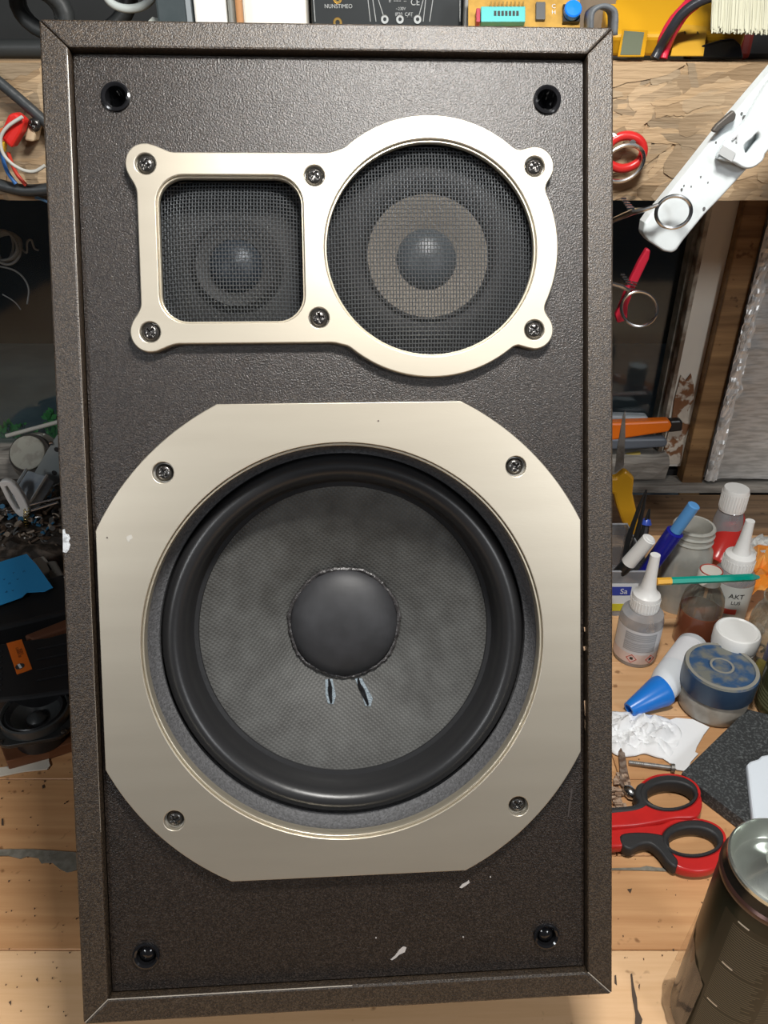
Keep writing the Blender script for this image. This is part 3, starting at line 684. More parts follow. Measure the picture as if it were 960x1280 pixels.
rb = B(); [rb.box((r * .885, 0, (zc + .074) / 2), (.0006, .0012, zc - .084), Rot(0, 0, 12 * i)) for i in range(30)]; rb.build('cap_ribs', white, c)
# red tapered bottle leaning between
a = on_z(892, 705, .018); b = on_y(925, 640, a.y + .05)
t = thing('red_bottle', 'translucent red tapered bottle leaning in front of the white capped bottle', 'bottle', axis_T(a, b)); L_ = (b - a).length
B().lathe([(.014, 0), (.016, .004), (.016, L_ * .5), (.010, L_ * .9), (.005, L_)], 30).build('bottle_body', M('translucent red', (.50, .03, .025), .25, bump=(60, .3)), t)

# pencil lying across the caps
a = on_y(822, 727, .640); a.z = .0985; a = Vector((.285, .652, .0985)); 
def at_z(u, v, z): return on_z(u, v, z)
a = at_z(821, 727, .097); b = at_z(949, 721.5, .0985)
t = thing('pencil', 'thick teal pencil with a yellow end lying across the bottles', 'pencil', axis_T(a, b)); L_ = (b - a).length
rr = .0039
B().lathe([(rr, 0), (rr, L_ * .14)], 6, smooth=False).build('yellow_end', M('pencil yellow', (.80, .42, .04), .4), t)
B().lathe([(rr, L_ * .1402), (rr, L_ * .93)], 6, smooth=False).build('pencil_body', M('pencil teal', (.0, .33, .25), .35), t)
B().lathe([(rr, L_ * .9302), (.0016, L_ * 1.0)], 6, smooth=False).build('pencil_tip', M('pencil tip', (.05, .30, .25), .4), t)

# orange packet, crumpled clear film
def crumple(pix, z0, amp, name, label, cat, mat, seed=1, cells=9, thick=.0008):
    q = [on_z(*a) if False else (Vector(a) if len(a) == 3 else on_z(a[0], a[1], z0)) for a in pix]; c0, c1, c2, c3 = q; vs = []; fs = []; n = cells
    for j in range(n + 1):
        for i in range(n + 1):
            s, t = i / n, j / n; P = c0.lerp(c1, s).lerp(c3.lerp(c2, s), t)
            e = 1 if 0 < i < n and 0 < j < n else .55
            nz = NZ.noise_vector((P.x * 90 + seed, P.y * 90, seed * 3.1))
            vs.append((P.x + nz.x * amp * .5, P.y + nz.y * amp * .5, max(P.z + (nz.z * .5 + .5) * amp * e + random.uniform(-.1, .1) * amp, .0012)))
    for j in range(n):
        for i in range(n): k = j * (n + 1) + i; fs.append((k, k + 1, k + n + 2, k + n + 1))
    o = B().add(vs, fs, False).build(name, mat); m = o.modifiers.new('sheet', 'SOLIDIFY'); m.thickness = thick; m.offset = 1
    return tag(o, label, cat)
orangem = M('orange bag', (.80, .26, .03), .3, noise=(40, (.85, .45, .12), .45, .7))
crumple([(922, 752), (985, 738), (985, 668), (935, 700)], .035, .022, 'orange_packet', 'glossy orange crumpled packet behind the big clear jar', 'packet', orangem, 5, 8)
crumple([(928, 706), (965, 700), (962, 672), (936, 678)], .040, .014, 'clear_film', 'crumpled clear and white film above the orange packet', 'film', M('crumpled white film', (.62, .64, .62), .3, bump=(60, .5)), 2, 7)

# big clear jar at the right edge
p = on_z(968, 838); r = rpx(44, p)
t = thing('clear_jar', 'big clear glass jar with odds and ends inside', 'jar', Tr(*p))
B().lathe([(r * .94, 0), (r, .004), (r, .062), (r * .93, .072), (r * .82, .078), (r * .84, .080), (r * .82, .083), (r * .82, .088), (r * .85, .090), (r * .82, .092)], 56, cap=False).build('jar_body', jarglass, t)
q = on_y(958, 748, p.y) - p; o = tag(B(Tr(p.x - .004, p.y, 0)).lathe([(.006, .006), (.011, .01), (.011, .068), (.006, .07)], 24).build('blue_stopper', M('deep blue plastic', (.02, .04, .42), .3)), 'deep blue plastic stopper inside the big clear jar', 'stopper')
o = tag(B(Tr(p.x - .026, p.y - .012, .012) @ Rot(0, 35, 20)).lathe([(.006, -.006), (.006, .010), (.004, .012)], 16).build('yellow_plug', M('bright yellow', (.70, .55, .02), .4)), 'small yellow plug lying at the bottom of the big clear jar', 'plug')
bitm = M('brown bits', (.20, .15, .10), .7)
bb = B()
for i in range(60): bb.box((random.uniform(-.02, .02), random.uniform(-.02, .02), random.uniform(.004, .02)), (random.uniform(.002, .009), .002, .002), Rot(random.uniform(-30, 30), random.uniform(-30, 30), random.uniform(0, 180)))
o = bb.build('jar_scraps', bitm, t, kind='stuff')

# --- little white pot with screw lid
p = on_z(905, 846); r = rpx(26, p)
t = thing('white_pot', 'small white plastic pot with screw lid behind the blue lidded jar', 'pot', Tr(*p))
B().lathe([(r * .92, 0), (r * .98, .003), (r * .98, .034), (r * .86, .040), (r * .86, .044)], 40).build('pot_body', white, t)
zc = z_at(787, p.y); B().lathe([(r * 1.0, .0445), (r * 1.03, .047), (r * 1.03, zc - .004), (r * .97, zc - .0008), (r * .90, zc), (r * .84, zc - .0012), (0, zc - .0014)], 48).build('lid', white, t)
B().tube([(r * .97 * math.cos(a), r * .97 * math.sin(a), .043) for a in [i * math.pi / 24 for i in range(48)]], .0008, 6, close=True).build('tamper_ring', white, t)

# --- jar with dusty blue lid
p = on_z(888, 881); r = rpx(42, p)
t = thing('blue_lid_jar', 'low glass jar with a dusty dark blue screw lid', 'jar', Tr(*p))
B().lathe([(r * .90, 0), (r * .97, .004), (r * .97, .022), (r * .92, .0265)], 56).build('jar_body', M('dirty glass jar', (.38, .35, .30), .2, noise=(45, (.25, .22, .18), .4, .65), bump=(60, .4)), t)
zc = z_at(832, p.y)
lidm = M('dusty blue lid', (.035, .085, .18), .45, noise=(75, (.17, .175, .155), .42, .60), bump=(120, .3))
lidside = M('blue lid side', (.022, .050, .10), .35, noise=(60, (.03, .06, .11), .4, .6))
B().lathe([(r * 1.01, .0268), (r * 1.03, .028), (r * 1.03, zc - .002)], 64).build('lid_side', lidside, t)
l = B().lathe([(r * 1.03, zc - .0019), (r * 1.0, zc), (r * .90, zc), (r * .88, zc - .0012), (r * .36, zc - .0012), (r * .34, zc), (r * .26, zc), (r * .24, zc - .0012), (0, zc - .0012)], 64, cap=False).build('lid_top', lidm, t)
dustm = M('dust ring', (.26, .25, .215), .8, bump=(100, .4))
for q0, q1 in ((.90, 1.0), (.27, .335)): B().lathe([(r * q0, zc + .0001), (r * q1, zc + .0001)], 64, cap=False).build('dust_ring', dustm, l)

# --- lying white bottle with a blue cone cap
a = on_z(868, 806, .017); b = on_z(826, 864, .0160); c = on_z(786, 887, .0075)
t = thing('lying_bottle', 'white bottle lying on its side with a blue cone cap on the tissue', 'bottle', axis_T(a, b)); L_ = (b - a).length
B().lathe([(.014, 0), (.0168, .004), (.0168, L_ * .78), (.014, L_ * .95), (.0125, L_)], 40).build('bottle_body', M('white soft plastic', (.74, .78, .82), .4), t)
lab = wrap_patch('bottle_label', t, .0170, L_ * .12, L_ * .60, -60, 150, M('label bright', (.80, .81, .84), .6))
for k in range(7):
    zz = L_ * (.16 + .055 * k); wrap_patch('print_line', lab, .0171, zz, zz + .0006, -10 + 9 * (k % 3), 70 - 7 * (k % 2), M('lilac print', (.50, .46, .60), .6), 8)
cT = axis_T(b, c); cL = (c - b).length
t2 = B(t.matrix_world.inverted() @ cT).lathe([(.0150, -.004), (.0155, .001), (.0078, cL - .003), (.0070, cL), (.0050, cL), (.005, cL - .004), (0, cL - .004)], 36).build('cone_cap', M('bright blue plastic', (.015, .19, .66), .3), t)

# --- tissue and torn sheet
def tissue(pix_c, size, name, label, seed):
    c = on_z(*pix_c, 0); vs = []; fs = []; n = 34
    for j in range(n + 1):
        for i in range(n + 1):
            x = (i / n - .5) * size[0]; yy = (j / n - .5) * size[1]
            h = abs(NZ.noise((x * 62 + seed, yy * 62, seed))) * .030 + abs(NZ.noise((x * 170, yy * 170, seed + 9))) * .010
            e = min(1, 3.2 * min(i, j, n - i, n - j) / n); wob = 1 + .28 * NZ.noise((math.atan2(yy, x) * 1.5, seed, 0))
            rr_ = max(abs(x) / size[0], abs(yy) / size[1]) * 2; k = rr_ / max(1e-6, math.hypot(x / size[0], yy / size[1]) * 2) if rr_ > 0 else 1
            vs.append((c.x + x * wob * k, c.y + yy * wob * k, .0014 + h * e))
    for j in range(n):
        for i in range(n): k = j * (n + 1) + i; fs.append((k, k + 1, k + n + 2, k + n + 1))
    o = B().add(vs, fs, True).build(name, paper); m = o.modifiers.new('sheet', 'SOLIDIFY'); m.thickness = .0006; m.offset = 1
    return tag(o, label, 'tissue')
tissue((798, 918), (.082, .058), 'tissue', 'crumpled white tissue lying by the blue cone cap', 3)
pl = [on_z(u, v, .002) for u, v in [(822, 905), (845, 897), (866, 899), (887, 909), (880, 918), (871, 934), (869, 940), (873, 942), (864, 952), (858, 964), (846, 962), (835, 952), (824, 945)]]
o = B().prism([(q.x, q.y) for q in pl], .0012, .0022).build('paper_scrap', paper, None, .0003); tag(o, 'flat torn scrap of white paper beside the crumpled tissue', 'paper')

# --- dark stone slab, white plastic piece on it
pl = [on_z(u, v, .014) for u, v in [(852, 966), (934, 886), (1010, 905), (1040, 1000), (932, 1027)]]
o = B().prism([(q.x, q.y) for q in pl], .0005, .014).build('stone_slab', M('speckled dark stone', (.030, .032, .033), .7, noise=(520, (.12, .13, .13), .50, .70), bump=(300, .5)), None, .0008)
tag(o, 'speckled dark grey stone slab lying right of the scissors', 'slab')
pl = [on_z(u, v, .022) for u, v in [(934, 955), (938, 951), (948, 948), (952, 944), (975, 940), (1010, 960), (1010, 1030), (942, 1030)]]
o = B().prism([(q.x, q.y) for q in pl], .0142, .022).build('white_pad', M('bluish white plastic', (.74, .80, .86), .45), None, .002); tag(o, 'white plastic piece lying on the dark stone slab', 'plastic piece')

# --- red and black scissors
t = thing('scissors', 'large red scissors with black lined handles lying open on the bench', 'scissors', Matrix())
def zz(pix, z): return [tuple(on_z(u, v, z).xy) for u, v in pix]
def oval(cu, cv, ru, rv, z, a0=0, n=40, rot=0):
    out = []
    for i in range(n):
        a = 2 * math.pi * i / n; x = ru * math.cos(a); yv = rv * math.sin(a); c, s = math.cos(R(rot)), math.sin(R(rot))
        out.append((cu + x * c - yv * s, cv + x * s + yv * c))
    return out
def half(nm, red_pix, hole, liner_out, z1, grip=None):
    red_ = [tuple(q) for q in smooth_closed(zz(red_pix, z1))]
    plate(nm, [red_, zz(liner_out, z1)], .003, z1, redp, t, .0018)
    plate('finger_ring', [zz(liner_out, z1), zz(hole, z1)], .002, z1 + .001, blackgrip, t, .0018)
    if grip: plate('grip', [[tuple(q) for q in smooth_closed(zz(grip, z1))]], .002, z1 + .0006, blackgrip, t, .0018)
def smooth_closed(p, n=4):
    P = [Vector((a, b)) for a, b in p]; m = len(P); out = []
    for i in range(m):
        a, b, c, d = P[i - 1], P[i], P[(i + 1) % m], P[(i + 2) % m]
        for k in range(n):
            s = k / n; out.append(.5 * ((2 * b) + (c - a) * s + (2 * a - 5 * b + 4 * c - d) * s * s + (3 * b - a - 3 * c + d) * s ** 3))
    return out
half('handle', [(745, 1018), (768, 1014), (800, 1008), (797, 990), (803, 976), (818, 968), (838, 966), (858, 971), (872, 985), (878, 1000), (876, 1014), (868, 1021), (845, 1022), (820, 1027), (795, 1031), (768, 1033), (745, 1034)],
     oval(838, 994, 30, 16, 0), oval(836, 991, 37, 22, 0), .015, [(745, 1010), (767, 1009), (792, 1006), (797, 1000), (793, 991), (798, 980), (807, 980), (810, 1000), (806, 1009), (790, 1014), (768, 1016), (745, 1018)])
half('handle', [(745, 1040), (768, 1036), (800, 1032), (826, 1029), (842, 1023), (862, 1021), (884, 1026), (901, 1041), (908, 1055), (904, 1074), (893, 1085), (875, 1089), (855, 1087), (842, 1080), (826, 1062), (806, 1052), (785, 1056), (768, 1058), (745, 1058)],
     oval(866, 1052, 31, 17, 0), oval(866, 1048, 39, 23, 0), .012, [(776, 1043), (800, 1040), (826, 1043), (836, 1050), (838, 1062), (848, 1076), (845, 1084), (835, 1078), (823, 1063), (812, 1055), (800, 1056), (788, 1062), (777, 1056)])
for pix, z0 in (([(746, 1016), (746, 1032), (640, 1024), (560, 1008), (640, 1010)], .008), ([(746, 1041), (746, 1056), (640, 1030), (560, 1006), (640, 1016)], .0045)):
    plate('blade', [zz(pix, z0)], z0, z0 + .002, steel, t, .0003)
B().lathe([(.005, .0040), (.005, .0115), (.004, .0125)], 20, Tr(*on_z(715, 1031, 0))).build('pivot', steel, t)

# --- nail, rusty strip, rubble
a = on_z(786, 953, .004); b = on_z(841, 960, .004)
t = thing('bolt', 'thin grey steel bolt lying above the red scissors', 'bolt', axis_T(a, b)); L_ = (b - a).length
B().lathe([(.0018, 0), (.0020, L_ - .002)], 14).build('shank', dullsteel, t); B().lathe([(.0040, L_ - .0018), (.0040, L_ + .0014)], 14).build('bolt_head', dullsteel, t)
B().tube([(.0021 * math.cos(k * 1.2), .0021 * math.sin(k * 1.2), .001 + k * .00035) for k in range(70)], .0003, 4).build('bolt_thread', dullsteel, t)
plt = [on_z(u, v, .006) for u, v in [(773, 932), (781, 934), (784, 955), (789, 978), (782, 986), (775, 976), (775, 955)]]
o = B().prism([(q.x, q.y) for q in plt], .001, .004).build('rusty_strip', rust, None, .0005); tag(o, 'short rusty steel strip lying under the tissue edge', 'metal strip')
a = on_z(781, 984, .006); b = on_z(791, 994, .005); o = B(axis_T(a, b)).lathe([(.003, 0), (.0052, .003), (.0052, .009), (.003, .012)], 18).build('metal_bushing', steel); tag(o, 'small shiny metal bushing at the end of the rusty strip', 'bushing')
bb = B()
for i in range(70):
    q = on_z(random.gauss(774, 7), random.gauss(993, 14), .002)
    bb.box((q.x, q.y, random.uniform(.001, .005)), (random.uniform(.001, .006), random.uniform(.001, .004), random.uniform(.001, .003)), None)
tag(bb.build('wood_crumbs', M('crumbs', (.22, .13, .08), .8, noise=(200, (.45, .33, .24), .4, .6))), 'brown crumbs and filings scattered beside the scissors pivot', 'debris', None, 'stuff')
bb = B()
for i in range(110):
    q = on_z(random.choice([random.uniform(768, 960), random.uniform(0, 100)]), random.uniform(940, 1270), .0006); s_ = random.uniform(.0002, .0008)
    bb.box((q.x, q.y, .0006), (s_, s_ * random.uniform(.5, 2), .0006), None)
tag(bb.build('bench_specks', M('specks', (.10, .06, .04), .8)), 'tiny dark specks of dirt scattered over the bench top', 'dirt', None, 'stuff')

# --- spray can in clear wrap
p = on_z(981, 1083, .165); cx_, cy_ = p.x, p.y; r = rpx(68, p)
t = thing('spray_can', 'dark green printed spray can with bare metal dome at the bench corner', 'spray can', Tr(cx_, cy_, .001))
canm = M('can print', (.006, .012, .008), .28, .2, noise=(14, (.016, .013, .008), .5, .72))
B().lathe([(r * 1.02, 0), (r * 1.04, .003), (r * 1.04, .146), (r * 1.02, .150)], 72).build('can_body', canm, t)
B().lathe([(r * 1.03, .1502), (r * 1.06, .1515), (r * 1.06, .1545), (r * 1.02, .156)], 72, cap=False).build('lower_seam', M('seam maroon', (.06, .028, .022), .3, .5), t)
B().lathe([(r * 1.02, .156), (r * .985, .1615), (r * .985, .163)], 72, cap=False).build('shoulder', M('shoulder black', (.02, .018, .016), .25, .4), t)
rim = [(r * .985, .163), (r * 1.0, .1645), (r * .99, .166), (r * .955, .1668), (r * .93, .165), (r * .90, .158), (r * .82, .1545), (r * .70, .156), (r * .50, .162), (r * .34, .166), (r * .30, .168)]
B().lathe(rim, 72, cap=False).build('metal_dome', M('tinned metal', (.62, .65, .60), .24, .9), t)
B().lathe([(r * .30, .165), (r * .34, .167), (r * .34, .171), (r * .22, .1715), (r * .20, .180), (r * .17, .184)], 36).build('spray_nozzle', white, t)
lab = wrap_patch('print_panel', t, r * 1.042, .012, .140, 195, 330, M('print panel', (.007, .010, .006), .4))
fine = M('fine print', (.13, .12, .085), .6)
bb = B()
for k in range(62):
    z = .136 - k * .0019
    if k % 21 == 0: continue
    for c_ in range(2):
        a0 = 208 + c_ * 50 if c_ == 0 else 262; a1 = a0 + random.uniform(36, 50)
        n_ = 12; vs = []; fs = []
        for i in range(n_ + 1):
            a = R(a0 + (a1 - a0) * i / n_); vs += [(r * 1.0435 * math.cos(a), r * 1.0435 * math.sin(a), z), (r * 1.0435 * math.cos(a), r * 1.0435 * math.sin(a), z + .0006)]
        for i in range(n_): fs.append((2 * i, 2 * i + 2, 2 * i + 3, 2 * i + 1))
        bb.add(vs, fs, True)
bb.build('fine_print', fine, lab, kind='stuff')
for zz_ in (.1385, .098, .058): wrap_patch('print_heading', lab, r * 1.0438, zz_, zz_ + .0013, 212, 224, M('heading print', (.6, .58, .5), .5), 6)
w_ = B(); vs = []; fs = []
for j in range(13):
    for i in range(41):
        a = R(140 + 1.6 * i); z = .105 * j / 12 * (1 - .3 * i / 40); rr_ = r * (1.055 + .20 * (1 - j / 12) ** 1.2 * (1 - .5 * i / 40) + .012 * math.sin(i * .5)); vs.append((rr_ * math.cos(a), rr_ * math.sin(a), .002 + z * .86))
for j in range(12):
    for i in range(40): k = j * 41 + i; fs.append((k, k + 1, k + 42, k + 41))
w_.add(vs, fs, True).build('clear_wrap', wrapm, t)

# --- dark green bottle at the right edge
p = on_z(985, 888); r = rpx(40, p)
t = thing('green_bottle', 'dark olive green glass bottle standing behind the stone slab', 'bottle', Tr(*p))
B().lathe([(r * .9, 0), (r, .004), (r, .075), (r * .8, .095), (r * .4, .115), (r * .35, .14)], 48).build('bottle_body', M('olive glass', (.045, .045, .018), .12, bump=(25, .3), coat=.5), t)
for k in range(5): B().lathe([(r * 1.002, .012 + .004 * k), (r * 1.012, .0135 + .004 * k), (r * 1.002, .015 + .004 * k)], 48, cap=False).build('glass_rib', M('olive rib', (.12, .12, .06), .15), t)
B().lathe([(r * .42, .135), (r * .42, .158), (r * .38, .16)], 30).build('bottle_cap', blackp, t)

# --- hanging tools under the shelf edge
def loop(cu, cv, ru, rv, y, rot=0, n=36, wob=0):
    return [on_y(*uv, y + wob * math.sin(2 * math.pi * k / n)) for k, uv in enumerate(oval(cu, cv, ru, rv, 0, 0, n, rot))]
t = thing('hanging_scissors', 'scissors with one red loop and one bare steel loop hanging on the shelf', 'scissors', Matrix())
B().tube(loop(781, 190, 24, 20, .650, -22), .0034, 10, close=True).build('red_loop', redp, t)
B().tube(loop(779, 204, 28, 20, .642, -35), .0017, 8, close=True).build('steel_loop', steel, t)
B().tube([on_y(770, 172, .650), on_y(750, 160, .655), on_y(700, 150, .655)], [.003, .0028, .001], 8).build('blade', steel, t)
B().lathe([(.0012, 0), (.0012, .02), (.0028, .0205), (.0028, .0215)], 10, Tr(*on_y(781, 176, .664)) @ Rot(90)).build('nail', steel, t)
t = thing('hemostat', 'steel locking forceps with two ring handles hanging below the shelf', 'forceps', Matrix())
B().tube(loop(842, 265, 22.5, 19.5, .546, -25), .0013, 8, close=True).build('finger_ring', steel, t)
B().tube(loop(799, 386, 22.5, 21.5, .640, 20), .0013, 8, close=True).build('finger_ring', steel, t)
B().tube([on_y(823, 256, .546), on_y(806, 262, .548), on_y(793, 264, .552), on_y(767, 275, .575), on_y(720, 300, .636), on_y(690, 318, .636)], [.0012, .0016, .0022, .0018, .0022, .001], 8).build('shank', steel, t)
B().tube([on_y(781, 371, .640), on_y(786, 363, .640), on_y(777, 358, .640), on_y(766, 355, .639), on_y(720, 334, .638), on_y(690, 320, .638)], [.0012, .0022, .0020, .0018, .0022, .001], 8).build('shank', steel, t)
for (u, v, s_, y_) in ((788, 264, -1, .552), (787, 359, 1, .640)):
    for k in range(5):
        q = on_y(u - 2.2 * k, v + s_ * (4 + 3.0 * k) * -1 if s_ > 0 else v - 4 - 3 * k, y_)
        B().box(q, (.0050 - .0004 * k, .002, .0011)).build('ratchet_tooth', steel, t)
t = thing('red_handled_tool', 'dark red plastic tool handle with grey ribs hanging in front of the window', 'tool', Matrix())
q = ypoly([(806, 308), (811, 311), (809, 322), (798, 345), (790, 362), (783, 380), (782, 398), (770, 402), (767, 392), (774, 376), (784, 350), (796, 325)], .66)
B(XZ(.66)).prism(q, 0, .006).build('handle', M('deep red plastic', (.38, .012, .03), .4), t, .0015)
for k in range(4): u, v = 794 - 1.6 * k, 353 + 4 * k; a = on_y(u - 4, v - 1, .652); b = on_y(u + 3, v + 1, .652); B().tube([a, b], .0007, 6).build('rib', steel, t)

# --- white folding arm with hooked bracket
t = thing('folding_arm', 'scuffed white lamp arm slanting down in front of the strand board', 'lamp arm', Matrix())
armo = [(816, 254), (850, 212), (887, 165), (925, 120), (960, 79), (1040, -18), (1092, 30), (1010, 122), (960, 170), (923, 209), (895, 240), (872, 264), (846, 296), (838, 308), (832, 311), (822, 309), (804, 297), (797, 288), (799, 274), (806, 264)]
B(XZ(.575)).prism(ypoly(armo, .575), 0, .014).build('arm_body', whited, t, .0035, 3)
q = on_y(822, 283, .5605); 
hook = smooth_closed(ypoly([(896, 196), (905, 178), (917, 166), (930, 152), (948, 120), (962, 100), (985, 80), (985, 180), (958, 188), (952, 200), (940, 209), (928, 210), (915, 203), (900, 200)], .556), 3)
hk = plate('hook_bracket', [[tuple(q) for q in hook], [tuple(q) for q in smooth_closed(ypoly([(930, 190), (929, 181), (938, 173), (945, 166), (947, 174), (940, 184), (934, 192)], .556), 3)]], 0, .007, whited, t, .0012, T=Tr(0, .560, 0) @ Rot(90))
B(XZ(.5525)).prism(ypoly([(897, 192), (903, 181), (919, 191), (914, 202)], .553), 0, .0006).build('raised_tab', M('grey mark', (.42, .43, .43), .5), hk)
text('^', .010, M('engraved grey', (.45, .46, .47), .5), hk, Tr(*on_y(918, 176, .5522)) @ Rot(90, 0, 0) @ Rot(0, 0, -20), 'lettering', depth=.0003)
B(XZ(.560)).prism(ypoly([(887, 163), (893, 155), (908, 142), (914, 137), (918, 142), (916, 150), (903, 157), (892, 166)], .560), 0, .004).build('pivot_lug', M('dark worn metal', (.10, .09, .08), .5, .5), t, .001)
smud = M('arm scuff', (.10, .10, .10), .7)
for u, v, s_ in ((852, 237, 1.6), (855, 232, 1), (880, 261, 2), (895, 178, 1.2), (930, 147, 2.4), (927, 142, 1.6), (864, 233, .9), (843, 246, .9), (876, 221, .9), (885, 228, .8)):
    q = on_y(u, v, .5608); B(XZ(.5609)).prism([(q.x + s_ * .0005 * math.cos(a), q.z + s_ * .0005 * math.sin(a) * 1.4) for a in (0, 1, 2.2, 3.1, 4.2, 5.3)], 0, .0003).build('scuff', smud, t)
a = on_y(1060, 12, .575); B().tube([a + Vector((0, -.007, 0)), (a.x + .12, .60, .62), (a.x + .16, .64, .60)], .008, 12).build('support_tube', whited, t)
B().box((a.x + .16, .71, .579), (.05, .05, .05)).build('clamp', whited, t, .004)

# ================================================================== THINGS ON THE SHELF
SZ = .5535
def upright(name, label, cat, u0, u1, y, h, d, mat, part='case', z=SZ, bev=.002):
    x0 = on_y(u0, 20, y).x; x1 = on_y(u1, 20, y).x
    t = thing(name, label, cat, Tr((x0 + x1) / 2, y, z)); B().box((0, d / 2, h / 2), (x1 - x0, d, h)).build(part, mat, t, bev); return t, x1 - x0
# coils of black cable
for i, (u, v, ru, rv, y_, rr_, lb) in enumerate(((20, 26, 62, 46, .80, .0075, 'thick loop of black cable leaning on the shelf end'), (92, -28, 70, 52, .84, .0065, 'second loop of black cable behind the thick one on the shelf'))):
    pts = []
    for k in range(90):
        a = k / 90 * 2 * math.pi * 3; q = on_y(u + ru * math.cos(a) * (1 + .04 * math.sin(a * .37)), 26 + (rv if i == 0 else rv) * math.sin(a) + (0 if i == 0 else -30), y_ + .005 * (k / 30)); q.z = max(q.z, SZ + rr_); pts.append(q)
    tag(B().tube(pts, rr_, 10).build('cable_coil', M('cable rubber', (.035, .038, .038), .5, bump=(120, .3))), lb, 'cable')
pts = [on_y(162 + 30 * math.cos(k / 40 * 2 * math.pi), -10 + 21 * math.sin(k / 40 * 2 * math.pi), .80) for k in range(40)]
for q in pts: q.z = max(q.z, SZ + .004)
tag(B().tube(pts, .0034, 10, close=True).build('white_ring', M('chalky white', (.55, .60, .58), .5)), 'pale plastic ring leaning on the shelf above the loudspeaker', 'ring')
o = crumple([(-.205, .722, SZ + .002), (-.165, .722, SZ + .002), (-.168, .760, SZ + .020), (-.200, .760, SZ + .020)], SZ, .016, 'grey_rag', 'small pale crumpled rag on the shelf below the ring', 'rag', M('grey rag', (.45, .47, .43), .8), 4, 8)
dk = M('dark slate plastic', (.035, .05, .055), .4, noise=(25, (.06, .075, .08), .4, .6))
t, wd = upright('dark_canister', 'dark slate canister with a pale metal edge on the shelf', 'canister', 196, 242, .74, .12, .05, dk)
B().box((wd / 2 - .003, -.0012, .06), (.004, .002, .118)).build('metal_edge', M('pale metal', (.42, .46, .48), .35, .6), t)
t, wd = upright('white_box', 'narrow white box standing on the shelf beside the dark canister', 'box', 243, 284, .735, .11, .05, M('box white', (.80, .79, .74), .6))
t, wd = upright('metal_strip', 'narrow grey metal strip standing between the white boxes', 'metal strip', 285.5, 293.5, .73, .12, .01, M('strip grey', (.40, .41, .38), .4, .5))
t, wd = upright('wooden_strip', 'thin orange brown wooden strip standing between the white boxes', 'wood strip', 294.5, 303, .72, .13, .008, M('orange wood', (.45, .22, .09), .6, bump=(80, .5), stretch=(3, 3, .4)))
t, wd = upright('white_box', 'wide cream white box standing on the shelf beside the black instrument', 'box', 304, 383, .735, .12, .06, M('box cream', (.86, .83, .74), .6))
t, wd = upright('black_instrument', 'black electronic instrument box with white printed lines and gold contacts', 'instrument', 389, 578, .745, .10, .06, M('instrument black', (.018, .022, .024), .4), bev=.003)
px2x = lambda u: on_y(u, 15, .745).x - t.location.x
wl = M('thin white line', (.42, .44, .44), .5); gold = M('gold contact', (.60, .40, .12), .3, .9)
FY = -.0004
for u0, u1, vv0, vv1 in ((460, 463, 0, 27), (466, 470, 0, 27), (529, 532, 27, 0), (537, 541, 27, 0), (473, 480, 0, 22), (523, 529, 22, 0), (575, 575, 0, 27), (392, 394, 0, 27)):
    a = on_y(u0, vv0, .7447) - t.location; b = on_y(u1, vv1, .7447) - t.location
    ext = (b - a) * .8 if vv0 < vv1 else (a - b) * .8
    B().tube([a - (ext if vv0 < vv1 else -ext * 0), b, ], .00035, 5).build('printed_line', wl, t)
for u, v in ((422, -2), (422, 28)):
    a = on_y(u, v, .7446) - t.location; B(Tr(*a) @ Rot(90)).lathe([(.0018, 0), (.0034, 0), (.0036, .0006)], 24, cap=False).build('gold_ring', gold, t)
def shelftext(s, u, v, size, par=None, mat=wl):
    a = on_y(u, v, .7444) - t.location; text(s, size, mat, t, Tr(*a) @ Rot(90))
shelftext('NUNSTIMEO', 423, 8, .0040); shelftext('CE', 519, 3, .0062); shelftext('IP20  CAT', 505, 18, .0034); shelftext('~230V', 501, 11, .003); shelftext('II  ===  --', 497, 1, .0036)
for u in (481, 500, 522):
    a = on_y(u, 24, .7446) - t.location; B(Tr(*a) @ Rot(90)).lathe([(.0014, 0), (.0030, 0), (.0032, .0008)], 20, cap=False).build('printed_dial', wl, t)
a = on_y(512, 19, .7446) - t.location; B().tube([a + Vector((-.002, 0, -.0016)), a + Vector((.002, 0, -.0016)), a + Vector((0, 0, .002))], .0003, 5, close=True).build('warning_triangle', wl, t)
t, wd = upright('grey_bracket', 'grey metal bracket standing beside the black instrument', 'bracket', 580, 600, .735, .11, .03, M('bracket grey', (.36, .37, .36), .4, .4))
pts = [on_y(604 + 7 * math.cos(k / 24 * 2 * math.pi), 7 + 10 * math.sin(k / 24 * 2 * math.pi), .715) for k in range(24)]
tag(B().tube(pts, .0018, 8, close=True).build('white_washer', M('off white washer', (.62, .60, .55), .5)), 'off white ring leaning above the teal socket', 'ring')
# component tester board: teal socket, chip, blue button
t = thing('component_tester', 'yellow circuit board with a teal test socket and blue button on the shelf', 'circuit board', Tr(.135, .690, SZ + .001) @ Rot(60))
pcb = M('yellow pcb', (.46, .26, .04), .45, noise=(90, (.36, .20, .03), .45, .6))
TI = t.matrix_world.inverted()
def lpt(u, v, y=.677): return TI @ on_y(u, v, y)
B().box((-.027, .026, 0), (.086, .056, .0016)).build('board', pcb, t)
xs = lambda u: (TI @ on_y(u, 20, .68)).x
def onb(u, v):               # where the sight line meets the board top
    o_, d_ = TI @ CAM, (TI.to_3x3() @ ray(u, v)); k = (.0009 - o_.z) / d_.z; return o_ + d_ * k
def bbox(name, u0, u1, v0, v1, h, mat, par, bev=.0006):
    a = onb(u0, v1); b = onb(u1, v0); return B().box(((a.x + b.x) / 2, (a.y + b.y) / 2, .0009 + h / 2), (abs(b.x - a.x), abs(b.y - a.y), h)).build(name, mat, par, bev)
